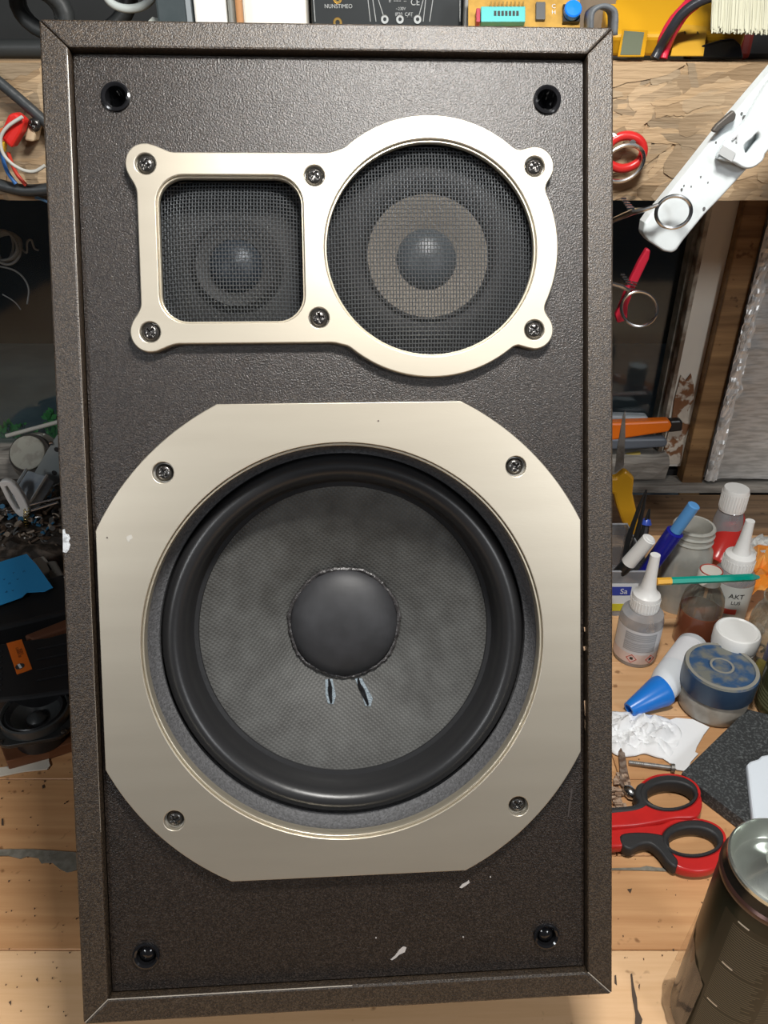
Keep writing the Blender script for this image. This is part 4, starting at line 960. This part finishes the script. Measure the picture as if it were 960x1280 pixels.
sk = bbox('test_socket', 600, 655, 14, 33, .006, M('teal socket', (.10, .46, .45), .4), t)
for k in range(7): bbox('contact_slot', 616 + 4.6 * k, 619 + 4.6 * k, 20, 26, .0063, printd, sk, 0)
bbox('lever_block', 594, 599, 17, 34, .007, M('socket red', (.4, .05, .08), .4), t)
bbox('transistor', 669, 681, 5, 27, .003, M('transistor grey', (.10, .10, .10), .4), t)
for k in range(9): bbox('pin', 612 + 5 * k, 614 + 5 * k, 6, 12, .004, gold, t, 0)
a = onb(713, 20); B(Tr(a.x, a.y, .0009)).box((0, 0, .002), (.013, .013, .004)).build('button_base', blackp, t)
B(Tr(a.x, a.y, .005)).lathe([(.0062, 0), (.0066, .001), (.0066, .005), (.0058, .006), (0, .0064)], 32).build('button_cap', M('button blue', (.01, .20, .80), .3), t)
text('C\nH', .0045, whiteprint, t, Tr(*(onb(692, 12) + Vector((0, 0, .0002)))))
tag(B().box((.14, .735, SZ + .05), (.085, .02, .10)).build('brown_block', M('dusty brown', (.16, .12, .08), .7)), 'dusty brown block standing behind the yellow circuit board', 'block')
# grey clip
q = [on_y(u, v, .672) for u, v in [(737, 44), (738, 18), (745, 8), (756, 4), (768, 8), (773, 18), (772, 44)]]
o = B(); pth = smooth_path(q, 4)
vs = []; fs = []
for k, a in enumerate(pth):
    for dy in (-.0, .020): vs += [(a.x, a.y + dy, max(a.z, SZ + .001))]
for k in range(len(pth) - 1): fs.append((2 * k, 2 * k + 2, 2 * k + 3, 2 * k + 1))
o = B().add(vs, fs, True).build('rubber_clip', M('grey rubber', (.10, .11, .12), .5, noise=(60, (.18, .19, .20), .4, .6), bump=(120, .4))); m = o.modifiers.new('s', 'SOLIDIFY'); m.thickness = .003
tag(o, 'dusty grey rubber clip bent over at the end of the circuit board', 'clip')
# yellow multimeter lying tilted, front lip side
mt = on_z(772, 74, SZ)
t = thing('multimeter', 'yellow digital multimeter with a grey display lying on the shelf', 'multimeter', Tr(.222, .698, SZ + .002) @ Rot(32, 0, -3))
yb = M('meter yellow', (.60, .31, .012), .4)
B().box((.002, .033, .008), (.104, .066, .018)).build('meter_case', yb, t, .004, 3)
TI = t.matrix_world.inverted()
def onm(u, v, zz=.0172):
    o_, d_ = TI @ CAM, (TI.to_3x3() @ ray(u, v)); k = (zz - o_.z) / d_.z; return o_ + d_ * k
def mquad(name, pix, z0, z1, mat, par, bev=0): return B().prism([tuple(onm(*q).xy) for q in pix], z0, z1).build(name, mat, par, bev)
mquad('display_frame', [(772, 71), (778, 37), (810, 39), (805, 71)], .017, .0178, M('frame amber', (.50, .25, .01), .4), t)
mquad('display', [(775, 70), (780, 40), (805, 42), (800, 70)], .0178, .0182, M('lcd grey green', (.13, .145, .10), .2), t)
mquad('selector_plate', [(838, 70), (848, 30), (884, 34), (879, 70)], .0170, .0176, M('plate gold', (.54, .30, .03), .4), t)
for u in (856, 872):
    a = onm(u, 42); text('5', .004, printd, t, Tr(a.x, a.y, .0178), depth=.0001)
# test leads
leads = ((M('lead red', (.55, .02, .05), .3), [(829, 73), (833, 60), (842, 40), (856, 18), (872, 4), (884, -8)], 0.675, .0032, 'red test lead arching over the multimeter'),
         (M('lead black', (.025, .025, .03), .3), [(818, 73), (826, 58), (838, 38), (852, 18), (872, 3), (895, -6)], 0.672, .0034, 'black test lead arching over the multimeter'),
         (M('lead red', (.55, .02, .05), .3), [(823, 72), (825, 64), (828, 48), (840, 26), (858, 6), (868, -6)], 0.680, .0030, 'second red test lead behind the black one'))
for i, (m, pix, y_, r_, lb) in enumerate(leads):
    pts = [on_y(u, v, y_ - (0.0 if k < 2 else .004 * k)) for k, (u, v) in enumerate(pix)]
    pts = [Vector((pts[0].x, .69, SZ + .004))] + pts if False else pts
    tag(B().tube(smooth_path(pts, 5), r_, 12).build('test_lead', m), lb, 'cable', )
o = B(XZ(.690)).prism(ypoly([(852, 74), (858, 62), (872, 56), (892, 50), (908, 48), (916, 56), (919, 70), (919, 74)], .690), 0, .016).build('probe_body', blackgl, None, .003, 3)
t = o; tag(o, 'glossy black plug lying on the shelf in front of the multimeter', 'plug')
for k in range(2): a = on_y(921 + 3 * k, 56, .686); b = on_y(922 + 3 * k, 70, .686); B().tube([a, b], .0008, 6).build('metal_ring', steel, o)
t, wd = upright('red_pliers_grip', 'dark red grip lying on the shelf beside the black plug', 'tool', 930, 950, .70, .022, .05, M('grip red', (.30, .03, .02), .5), bev=.004)
t, wd = upright('black_case', 'black case standing on the shelf under the brush', 'case', 902, 990, .745, .030, .06, M('case black', (.012, .012, .013), .5), bev=.004)
t, wd = upright('parts_drawer', 'clear plastic parts drawer with red handled bits inside', 'drawer', 812, 905, .775, .09, .05, jarglass)
for k in range(7): tag(B().tube([on_y(822 + 11 * k, 12, .80), on_y(838 + 11 * k, -6, .80)], .0030, 8).build('red_driver_bit', M('bit red', (.42, .03, .03), .4)), 'small red handled driver bit standing in the clear drawer', 'driver bit', 'driver bits in the drawer')
tag(B().box((.27, .86, SZ + .07), (.36, .03, .14)).build('dark_box', M('dark umber box', (.04, .035, .03), .7)), 'large dark box at the back of the shelf behind the multimeter', 'box')
# paint brush hanging into the top corner
t = thing('paint_brush', 'wide brush with pale cream bristles lying over the shelf corner', 'brush', Matrix())
bb = B(); by = .650
for i in range(900):
    f = random.random(); u = 889 + f * 95; v = 37 + random.uniform(-4, 5) + 3 * f; a = on_y(u, v, by + random.uniform(-.006, .010)); b = on_y(u + 6 + random.uniform(-2, 2), -70, by + .004 + random.uniform(-.004, .006))
    d = (b - a); s_ = .00045; bb.add([a + Vector((-s_, 0, 0)), a + Vector((s_, 0, 0)), b + Vector((s_, 0, 0)), b + Vector((-s_, 0, 0)), a + Vector((0, s_, 0)), b + Vector((0, s_, 0))], [(0, 1, 2, 3), (1, 4, 5, 2), (4, 0, 3, 5)])
bb.build('bristles', M('cream bristle', (.50, .49, .37), .6), t, kind='stuff')
a = on_y(895, -68, by + .006); b = on_y(992, -68, by + .006); B().box(((a.x + b.x) / 2, by + .006, a.z + .012), (b.x - a.x + .006, .020, .030)).build('ferrule', steel, t, .003)
B().box(((a.x + b.x) / 2, by + .006, a.z + .075), (.03, .016, .10)).build('handle', oldwood, t, .005)

# ================================================================== THINGS ON THE LEFT OF THE LOUDSPEAKER
cab = M('black cable', (.030, .034, .036), .45, bump=(150, .4))
def cable(label, pix, y_, r_, mat, name='cable', nn=6):
    pts = smooth_path([on_y(u, v, y_ + (0 if len(q_) == 0 else q_[0])) for (u, v, *q_) in pix], nn)
    return tag(B().tube(pts, r_, 10).build(name, mat), label, 'cable')
cable('thick black cable slanting down across the left strand board', [(-60, 62), (-20, 88), (15, 116), (45, 142), (75, 168)], .655, .0042, cab)
cable('thick black cable sagging along the lower edge of the strand board', [(-60, 208), (-20, 224), (10, 234), (35, 238), (62, 236), (90, 230)], .655, .0046, cab)
cable('thin pale grey wire looping round the red connector', [(28, 146), (10, 158), (1, 172), (3, 190), (14, 204), (30, 213), (44, 214), (56, 207)], .640, .0013, M('pale wire', (.50, .50, .46), .5))
cable('blue wire hanging below the red connector', [(0, 178), (4, 200), (10, 216), (20, 230)], .648, .0015, M('blue wire', (.03, .13, .38), .4))
cable('red wire hanging beside the blue one', [(10, 190), (18, 212), (26, 224), (33, 232)], .650, .0015, M('red wire', (.50, .04, .02), .4))
cable('short light blue wire end under the lower black cable', [(44, 247), (52, 249), (62, 253), (80, 258)], .664, .0012, M('light blue wire', (.12, .30, .55), .4))
t = thing('red_connector', 'red plastic connector on coloured wires at the left strand board', 'connector', Matrix())
B(XZ(.655)).prism(ypoly([(18, 142), (26, 139), (38, 149), (34, 164), (22, 184), (9, 171), (8, 165)], .655), 0, .012).build('connector_body', M('connector red', (.62, .02, .015), .45, bump=(80, .5)), t, .002)
B(XZ(.650)).prism(ypoly([(4, 160), (9, 158), (9, 175), (5, 176)], .650), 0, .006).build('orange_sleeve', M('sleeve orange', (.55, .12, .03), .5), t)
B(XZ(.650)).prism(ypoly([(3, 176), (10, 176), (8, 189), (4, 188)], .650), 0, .006).build('yellow_sleeve', M('sleeve yellow', (.60, .36, .02), .5), t)
t = thing('wooden_peg', 'pale wooden peg with a cross head screw in the strand board', 'peg', Matrix())
B(XZ(.664)).prism(ypoly([(37, 156), (48, 158), (44, 177), (32, 175)], .655), 0, .012).build('peg_body', M('pale wood', (.55, .42, .27), .7, bump=(90, .4)), t, .0015)
a = on_y(43, 156, .6515); o = link('screw_head', SCREW, t); o.matrix_local = Tr(*a) @ Rot(90)
# coil and stray wires in front of the window
gw = M('grey wire', (.26, .29, .30), .45)
pts = []
for k in range(150):
    a = k / 150 * 2 * math.pi * 5.3; c = k / 150; pts.append(on_y(6 + 16 * math.cos(a) * (1 + .25 * math.sin(c * 17)) + 5 * math.sin(c * 9), 309 + 19 * math.sin(a) * (1 + .15 * math.cos(c * 23)), .905 + .012 * math.sin(c * 13)))
tag(B().tube(pts, .0014, 8).build('wire_coil', gw), 'tangled coil of thin grey wire hanging in front of the window', 'wire coil')
cable('single grey wire drooping below the wire coil', [(-20, 330), (0, 333), (18, 338), (30, 348), (36, 362), (34, 380)], .905, .0010, gw)
cable('bent grey wire end sticking out right of the coil', [(22, 305), (33, 316), (34, 303), (39, 300), (43, 310), (48, 313)], .905, .0011, gw)
cable('thin grey wire scrap below the coil', [(3, 368), (12, 373), (20, 379), (26, 387)], .905, .0007, gw)
# weeds outside
wg = M('weed green', (.10, .42, .10), .6)
for i, (u, v, n_, lb) in enumerate(((12, 534, 46, 'low green weed growing outside the window at the left edge'), (64, 528, 40, 'green weed outside the window close to the loudspeaker'))):
    p = on_y(u, v, 1.12); bb = B(Tr(p.x, 1.12, 0))
    for k in range(n_):
        a = random.uniform(0, 2 * math.pi); x = random.gauss(0, .018 if i == 0 else .008); h = max(p.z, .03) + random.uniform(0, .018 if i == 0 else .03); l_ = random.uniform(.004, .008)
        q = Vector((x, random.uniform(-.008, .008), h - .012)); s_ = Vector((math.cos(a) * l_, 0, math.sin(a) * l_)); n2 = Vector((-s_.z, .003, s_.x)) * .5
        bb.add([q - s_, q + n2, q + s_, q - n2], [(0, 1, 2, 3)]); bb.add([q, q + Vector((.0006, 0, 0)), Vector((x * .3 + .0006, 0, .002)), Vector((x * .3, 0, .002))], [(0, 1, 2, 3)])
    tag(bb.build('weed', wg), lb, 'weed')
# bare driver with a grey magnet disc, steel plate, box, rods
def disc_T(u, v, y_, tilt=-55, yaw=0): return Tr(*on_y(u, v, y_)) @ Rot(0, 0, yaw) @ Rot(-tilt if False else 90 + tilt)
t = thing('bare_driver', 'upturned bare loudspeaker driver with flat grey magnet at the window', 'loudspeaker driver', Tr(*on_y(34, 566, .93)) @ Rot(52, -8, 8))
r = .0235
B().lathe([(r * .2, .001), (r * .96, .001), (r, 0), (r, -.012)], 40).build('magnet', M('magnet grey', (.34, .34, .29), .55, noise=(60, (.27, .26, .22), .5, .6)), t)
B().lathe([(r * 1.02, -.004), (r * 1.16, -.006), (r * 1.2, -.016), (r * 1.0, -.018)], 40, cap=False).build('top_plate', M('dark plate', (.07, .065, .06), .5, .4), t)
B().lathe([(r * 1.42, -.030), (r * 1.46, -.027), (r * 1.40, -.025), (r * 1.15, -.018)], 44, cap=False).build('basket_rim', M('basket metal', (.32, .30, .26), .4, .6), t)
B(XZ(.915)).prism(ypoly([(90, 548), (72, 543), (60, 562), (44, 590), (50, 602), (64, 607), (90, 596)], .915), 0, .003).build('steel_bracket', M('blue grey steel', (.36, .41, .42), .45, .4))
o = bpy.data.objects['steel_bracket']; tag(o, 'flat blue grey steel bracket with holes leaning beside the magnet', 'bracket')
for u, v in ((68, 591), (71, 562)):
    a = on_y(u, v, .9115); B(Tr(*a) @ Rot(90)).lathe([(.0036, 0), (0, 0)], 18, cap=False).build('hole', printd, o)
a = on_y(64, 554, .9105); B(Tr(*a) @ Rot(90)).lathe([(.003, 0), (.002, .002), (0, .0024)], 14, cap=False).build('rivet', steel, o)
def rod(label, a, b, r_, mat, name='metal_rod', cat='rod'): return tag(B().tube([a, b], r_, 10).build(name, mat), label, cat)
rod('pale flat stick lying across the top of the driver', on_y(8, 545, .965), on_y(78, 526, .965), .003, M('pale stick', (.42, .42, .38), .5), 'pale_stick', 'stick')
rod('upper bright steel rod poking out of the scrap heap', on_y(38, 631, .83), on_y(84, 620, .83), .0018, steel); rod('lower bright steel rod poking out of the scrap heap', on_y(40, 638, .82), on_y(72, 628, .82), .0020, steel)
t = thing('display_box', 'clear plastic box with a white rounded frame on the scrap heap', 'box', Tr(*on_y(34, 612, .86)) @ Rot(35, 0, -28))
B().box((.004, .002, -.004), (.036, .044, .016)).build('box_body', M('smoky clear', (.20, .24, .28), .12, noise=(30, (.36, .40, .43), .4, .65), bump=(40, .4)), t, .002)
B().box((-.0150, .002, .0055), (.0016, .046, .003)).build('side_strip', M('strip silver', (.60, .62, .62), .3, .5), t); B().box((.0225, .002, .0055), (.0016, .046, .003)).build('side_strip', M('strip silver', (.6, .62, .62), .3, .5), t)
o = B(XZ(.835)); fr = smooth_closed(ypoly([(2, 600), (10, 597), (20, 601), (30, 614), (38, 630), (38, 640), (30, 643), (22, 637), (12, 622), (6, 610)], .835), 3)
o = plate('handle_frame', [[tuple(q) for q in fr], [tuple(q) for q in ypoly([(10, 605), (12, 604), (20, 616), (28, 632), (27, 635), (24, 633), (16, 619)], .835)]], 0, .008, white, t, .0015, T=t.matrix_world.inverted() @ XZ(.835))
pts = []
for k in range(100):
    a = k / 100 * 2 * math.pi * 7; q = on_y(33, 636 + 22 * k / 100, .825); pts.append(q + Vector((.0032 * math.cos(a), .0032 * math.sin(a), 0)))
tag(B().tube(pts, .0006, 6).build('brass_spring', M('brass', (.60, .50, .22), .25, 1)), 'small brass coil spring hanging from the white frame', 'spring')
# scrap heap: each bit stands on the pile
heap = B(); vs = []; fs = []; n = 26
for j in range(n + 1):
    for i in range(n + 1):
        x = -.64 + .31 * i / n; yy = .755 + .205 * j / n; h = .045 * math.sin(math.pi * min(max((i / n) * .9 + .08, 0), 1)) * math.sin(math.pi * min(max(j / n * .92, 0), 1)) ** .6 + .006
        vs.append((x, yy, max(.0108 if yy > .862 else 0, h * (1 + .5 * NZ.noise((x * 40, yy * 40, 0))) + .003 * NZ.noise((x * 200, yy * 200, 3)), .0006)))
for j in range(n):
    for i in range(n): k = j * (n + 1) + i; fs.append((k, k + 1, k + n + 2, k + n + 1))
hp = heap.add(vs, fs, False).build('scrap_heap', M('dark scrap', (.035, .028, .022), .6, .2, noise=(90, (.14, .11, .085), .45, .65), bump=(120, .8)))
tag(hp, 'heap of dark screws wires and small metal scrap under the window', 'scrap', None, 'stuff')
def heap_z(x, yy): 
    i = (x + .64) / .31; j = (yy - .755) / .205; i = min(max(i, 0), 1); j = min(max(j, 0), 1)
    return .045 * math.sin(math.pi * min(i * .9 + .08, 1)) * math.sin(math.pi * min(j * .92, 1)) ** .6 + .006
tones = [M('scrap steel', (.45, .43, .40), .35, .8), M('scrap brown', (.16, .11, .075), .6, .3), M('scrap blue', (.05, .20, .36), .5), M('scrap black', (.015, .015, .015), .5), M('scrap tan', (.36, .29, .22), .6), M('scrap grey', (.20, .21, .21), .5, .4)]
for i in range(120):
    u = random.uniform(-6, 80); v = random.uniform(632, 700) if i % 5 else random.uniform(560, 640); p = on_z(u, v, .04); p = on_z(u, v, heap_z(p.x, p.y) + .003)
    if p.y > .95: continue
    L_ = random.uniform(.006, .022); T_ = Tr(*p) @ Rot(random.uniform(-25, 25), random.uniform(-35, 35), random.uniform(0, 180)); m = random.choice(tones + tones[:2])
    if i % 3 == 0: bb = B(T_).lathe([(.0032, -L_ / 2), (.0034, -L_ / 2 + .002), (.0014, -L_ / 2 + .0025), (.0014, L_ / 2)], 8, Rot(0, 90)); nm, ct, lb = 'loose_screw', 'screw', 'loose screw lying in the scrap heap under the window'
    elif i % 3 == 1:
        bb = B(T_).tube([(L_ * (k / 8 - .5), .004 * math.sin(k * .8 + i), .002 * math.cos(k)) for k in range(9)], .0011, 6); nm, ct, lb = 'wire_scrap', 'wire', 'short bent wire scrap lying in the heap under the window'
    else: bb = B(T_).box((0, 0, 0), (L_ * .7, random.uniform(.003, .009), random.uniform(.001, .004))); nm, ct, lb = 'metal_scrap', 'metal piece', 'small flat metal piece lying in the heap under the window'
    shade = m.name.split()[-1]; shade = {'steel': 'bright steel'}.get(shade, shade)
    tag(bb.build(nm, m), shade + ' ' + lb, ct, shade + ' ' + ct + 's in the scrap heap')
# black case, blue note, grey sponge block, black box with orange label
def slab_pix(name, label, cat, pix, ztop, zbot, mat, bev=.002):
    q = [on_z(u, v, ztop) for u, v in pix]; o = B().prism([(a.x, a.y) for a in q], zbot, ztop).build(name, mat, None, bev); return tag(o, label, cat)
slab_pix('wooden_block', 'small reddish wooden strip between the two black boxes', 'wood block', [(30, 794), (96, 768), (98, 780), (40, 799)], .045, .0005, M('reddish wood', (.12, .045, .022), .6))
slab_pix('black_case', 'long black plastic case under the blue note', 'case', [(-60, 745), (20, 745), (34, 728), (98, 712), (98, 760), (40, 775), (-60, 798)], .052, .0005, blackp, .004)
slab_pix('foam_block', 'small off white block behind the blue note', 'block', [(40, 698), (55, 694), (68, 712), (52, 718)], .046, .030, M('off white foam', (.60, .58, .52), .8, bump=(80, .4)))
slab_pix('sponge_block', 'grey striped block beside the blue note', 'block', [(55, 702), (70, 700), (82, 722), (66, 728)], .046, .020, M('grey stripe', (.16, .15, .13), .8, bump=(160, .8)))
slab_pix('amber_piece', 'small amber wooden bead beside the blue note', 'bead', [(66, 722), (76, 720), (80, 730), (70, 735)], .050, .034, M('amber wood', (.40, .20, .07), .6), .003)
q = [on_z(u, v, .0575) for u, v in [(-30, 706), (0, 702), (33, 692), (46, 706), (66, 734), (56, 739), (34, 740), (28, 746), (0, 756), (-30, 762)]]
note = thing('blue_note', 'bright blue paper note with handwriting on the black case', 'note', Matrix())
B().prism([(a.x, a.y) for a in q], .0566, .0572).build('sheet', M('note blue', (.03, .32, .68), .6, bump=(40, .3)), note)
ink = M('dark blue ink', (.01, .08, .25), .6)
for (u, v, s_) in ((5, 724, 'v'), (12, 729, 'n'), (17, 716, 'r'), (22, 724, 'v'), (30, 714, 'n'), (8, 740, '4'), (16, 738, 'v')):
    a = on_z(u, v, .0573); text(s_, .006, ink, note, Tr(*a) @ Rot(0, 0, 25), 'handwriting', depth=.0001)
bx = slab_pix('black_box', 'matt black ribbed box with an orange label beside the loudspeaker', 'box', [(-60, 811), (0, 804), (60, 796), (100, 785), (100, 862), (30, 872), (-60, 880)], .050, .0005, M('case matt black', (.010, .010, .011), .5), .003)
a = [on_z(u, v, .0506) for u, v in [(8, 804), (27, 799), (40, 836), (21, 843)]]; ol = B().prism([(q.x, q.y) for q in a], .0501, .0505).build('orange_label', M('label orange', (.62, .13, .012), .5), bx)
d = (a[1] - a[0]); an = math.degrees(math.atan2(d.y, d.x)); dn = (a[3] - a[0])
an2 = math.degrees(math.atan2(dn.y, dn.x))
for f, s_ in ((.42, 'CARBO 20'), (.62, 'KLEI 5')):
    c = a[0] + d * (f + .1) + dn * .38; text(s_, .0036, M('label ink', (.12, .03, .01), .6), ol, Tr(c.x, c.y, .0507) @ Rot(0, 0, an2), depth=.0001)
c = a[0] + d * .33 + dn * .80; B(Tr(c.x, c.y, .0506)).lathe([(.0042, 0), (.0042, .0003)], 24).build('round_emblem', printd, ol)
B(Tr(c.x, c.y, .0511) @ Rot(0, 0, an2 + 8)).box((0, 0, 0), (.0070, .0022, .0003)).build('emblem_bar', whiteprint, ol)
for k in range(8): 
    u0 = -20 + 2 * k; a = on_z(-30, 838 + 7 * k - 20, .0508); b = on_z(2, 834 + 7 * k - 20, .0508); B().tube([a, b], .0010, 6).build('rib', blackp, bx)
for k in range(4): a = on_z(46, 812 + 13 * k, .0506); b = on_z(96, 802 + 13 * k, .0506); B().tube([a, b], .0008, 6).build('rib', blackp, bx)
# small black driver on a brown board
bd = slab_pix('brown_board', 'dark brown wooden board under the small black driver', 'board', [(-10, 905), (-6, 915), (8, 952), (60, 938), (99, 925), (99, 885), (20, 880)], .012, .0004, wood('dark brown board', (.13, .048, .02), (.19, .075, .032)), .001)
p = on_z(43, 887, .046); t = thing('small_driver', 'small round black loudspeaker driver lying on the brown board', 'loudspeaker driver', Tr(p.x, p.y, .0125))
r = rpx(42, p); drm = M('driver black', (.018, .019, .019), .38)
fr = plate('square_frame', [rrect(0, 0, 2.15 * r, 2.1 * r, r * .55), circ(0, 0, r * .9, 48)], .022, .026, drm, t, .0006, T=Rot(0, 0, 14))
B().lathe([(r * 1.0, .0262), (r * .98, .034), (r * .93, .035), (r * .90, .031)], 56, cap=False).build('rim', M('driver rim', (.045, .048, .048), .3), t)
B().lathe([(r * .90, .030), (r * .80, .034), (r * .70, .029)], 56, cap=False).build('surround', rubber, t)
B().lathe([(r * .70, .029), (r * .30, .020), (r * .29, .024), (r * .15, .028), (0, .029)], 48, cap=False).build('cone', M('small cone', (.028, .030, .030), .35), t)
B().lathe([(r * .75, 0), (r * .75, .012), (r * .6, .0215)], 40).build('magnet', blackp, t)
for a_ in (225, 135, 315): B(Tr(1.22 * r * math.cos(R(a_ + 14)), 1.22 * r * math.sin(R(a_ + 14)), .0262)).lathe([(.003, 0), (.0022, .0018), (0, .002)], 14, cap=False).build('frame_screw', screwm, t)
pl = [on_z(u, v, .002) for u, v in [(-30, 962), (0, 959), (20, 956), (40, 947), (57, 938), (62, 942), (61, 950), (63, 956), (59, 961), (30, 964), (0, 970), (-30, 970)]]
o = B().prism([(q.x, q.y) for q in pl], .0006, .0018).build('paper_scrap', M('creamy paper', (.62, .57, .48), .8), None, .0003); tag(o, 'curved torn strip of white paper left of the loudspeaker', 'paper')
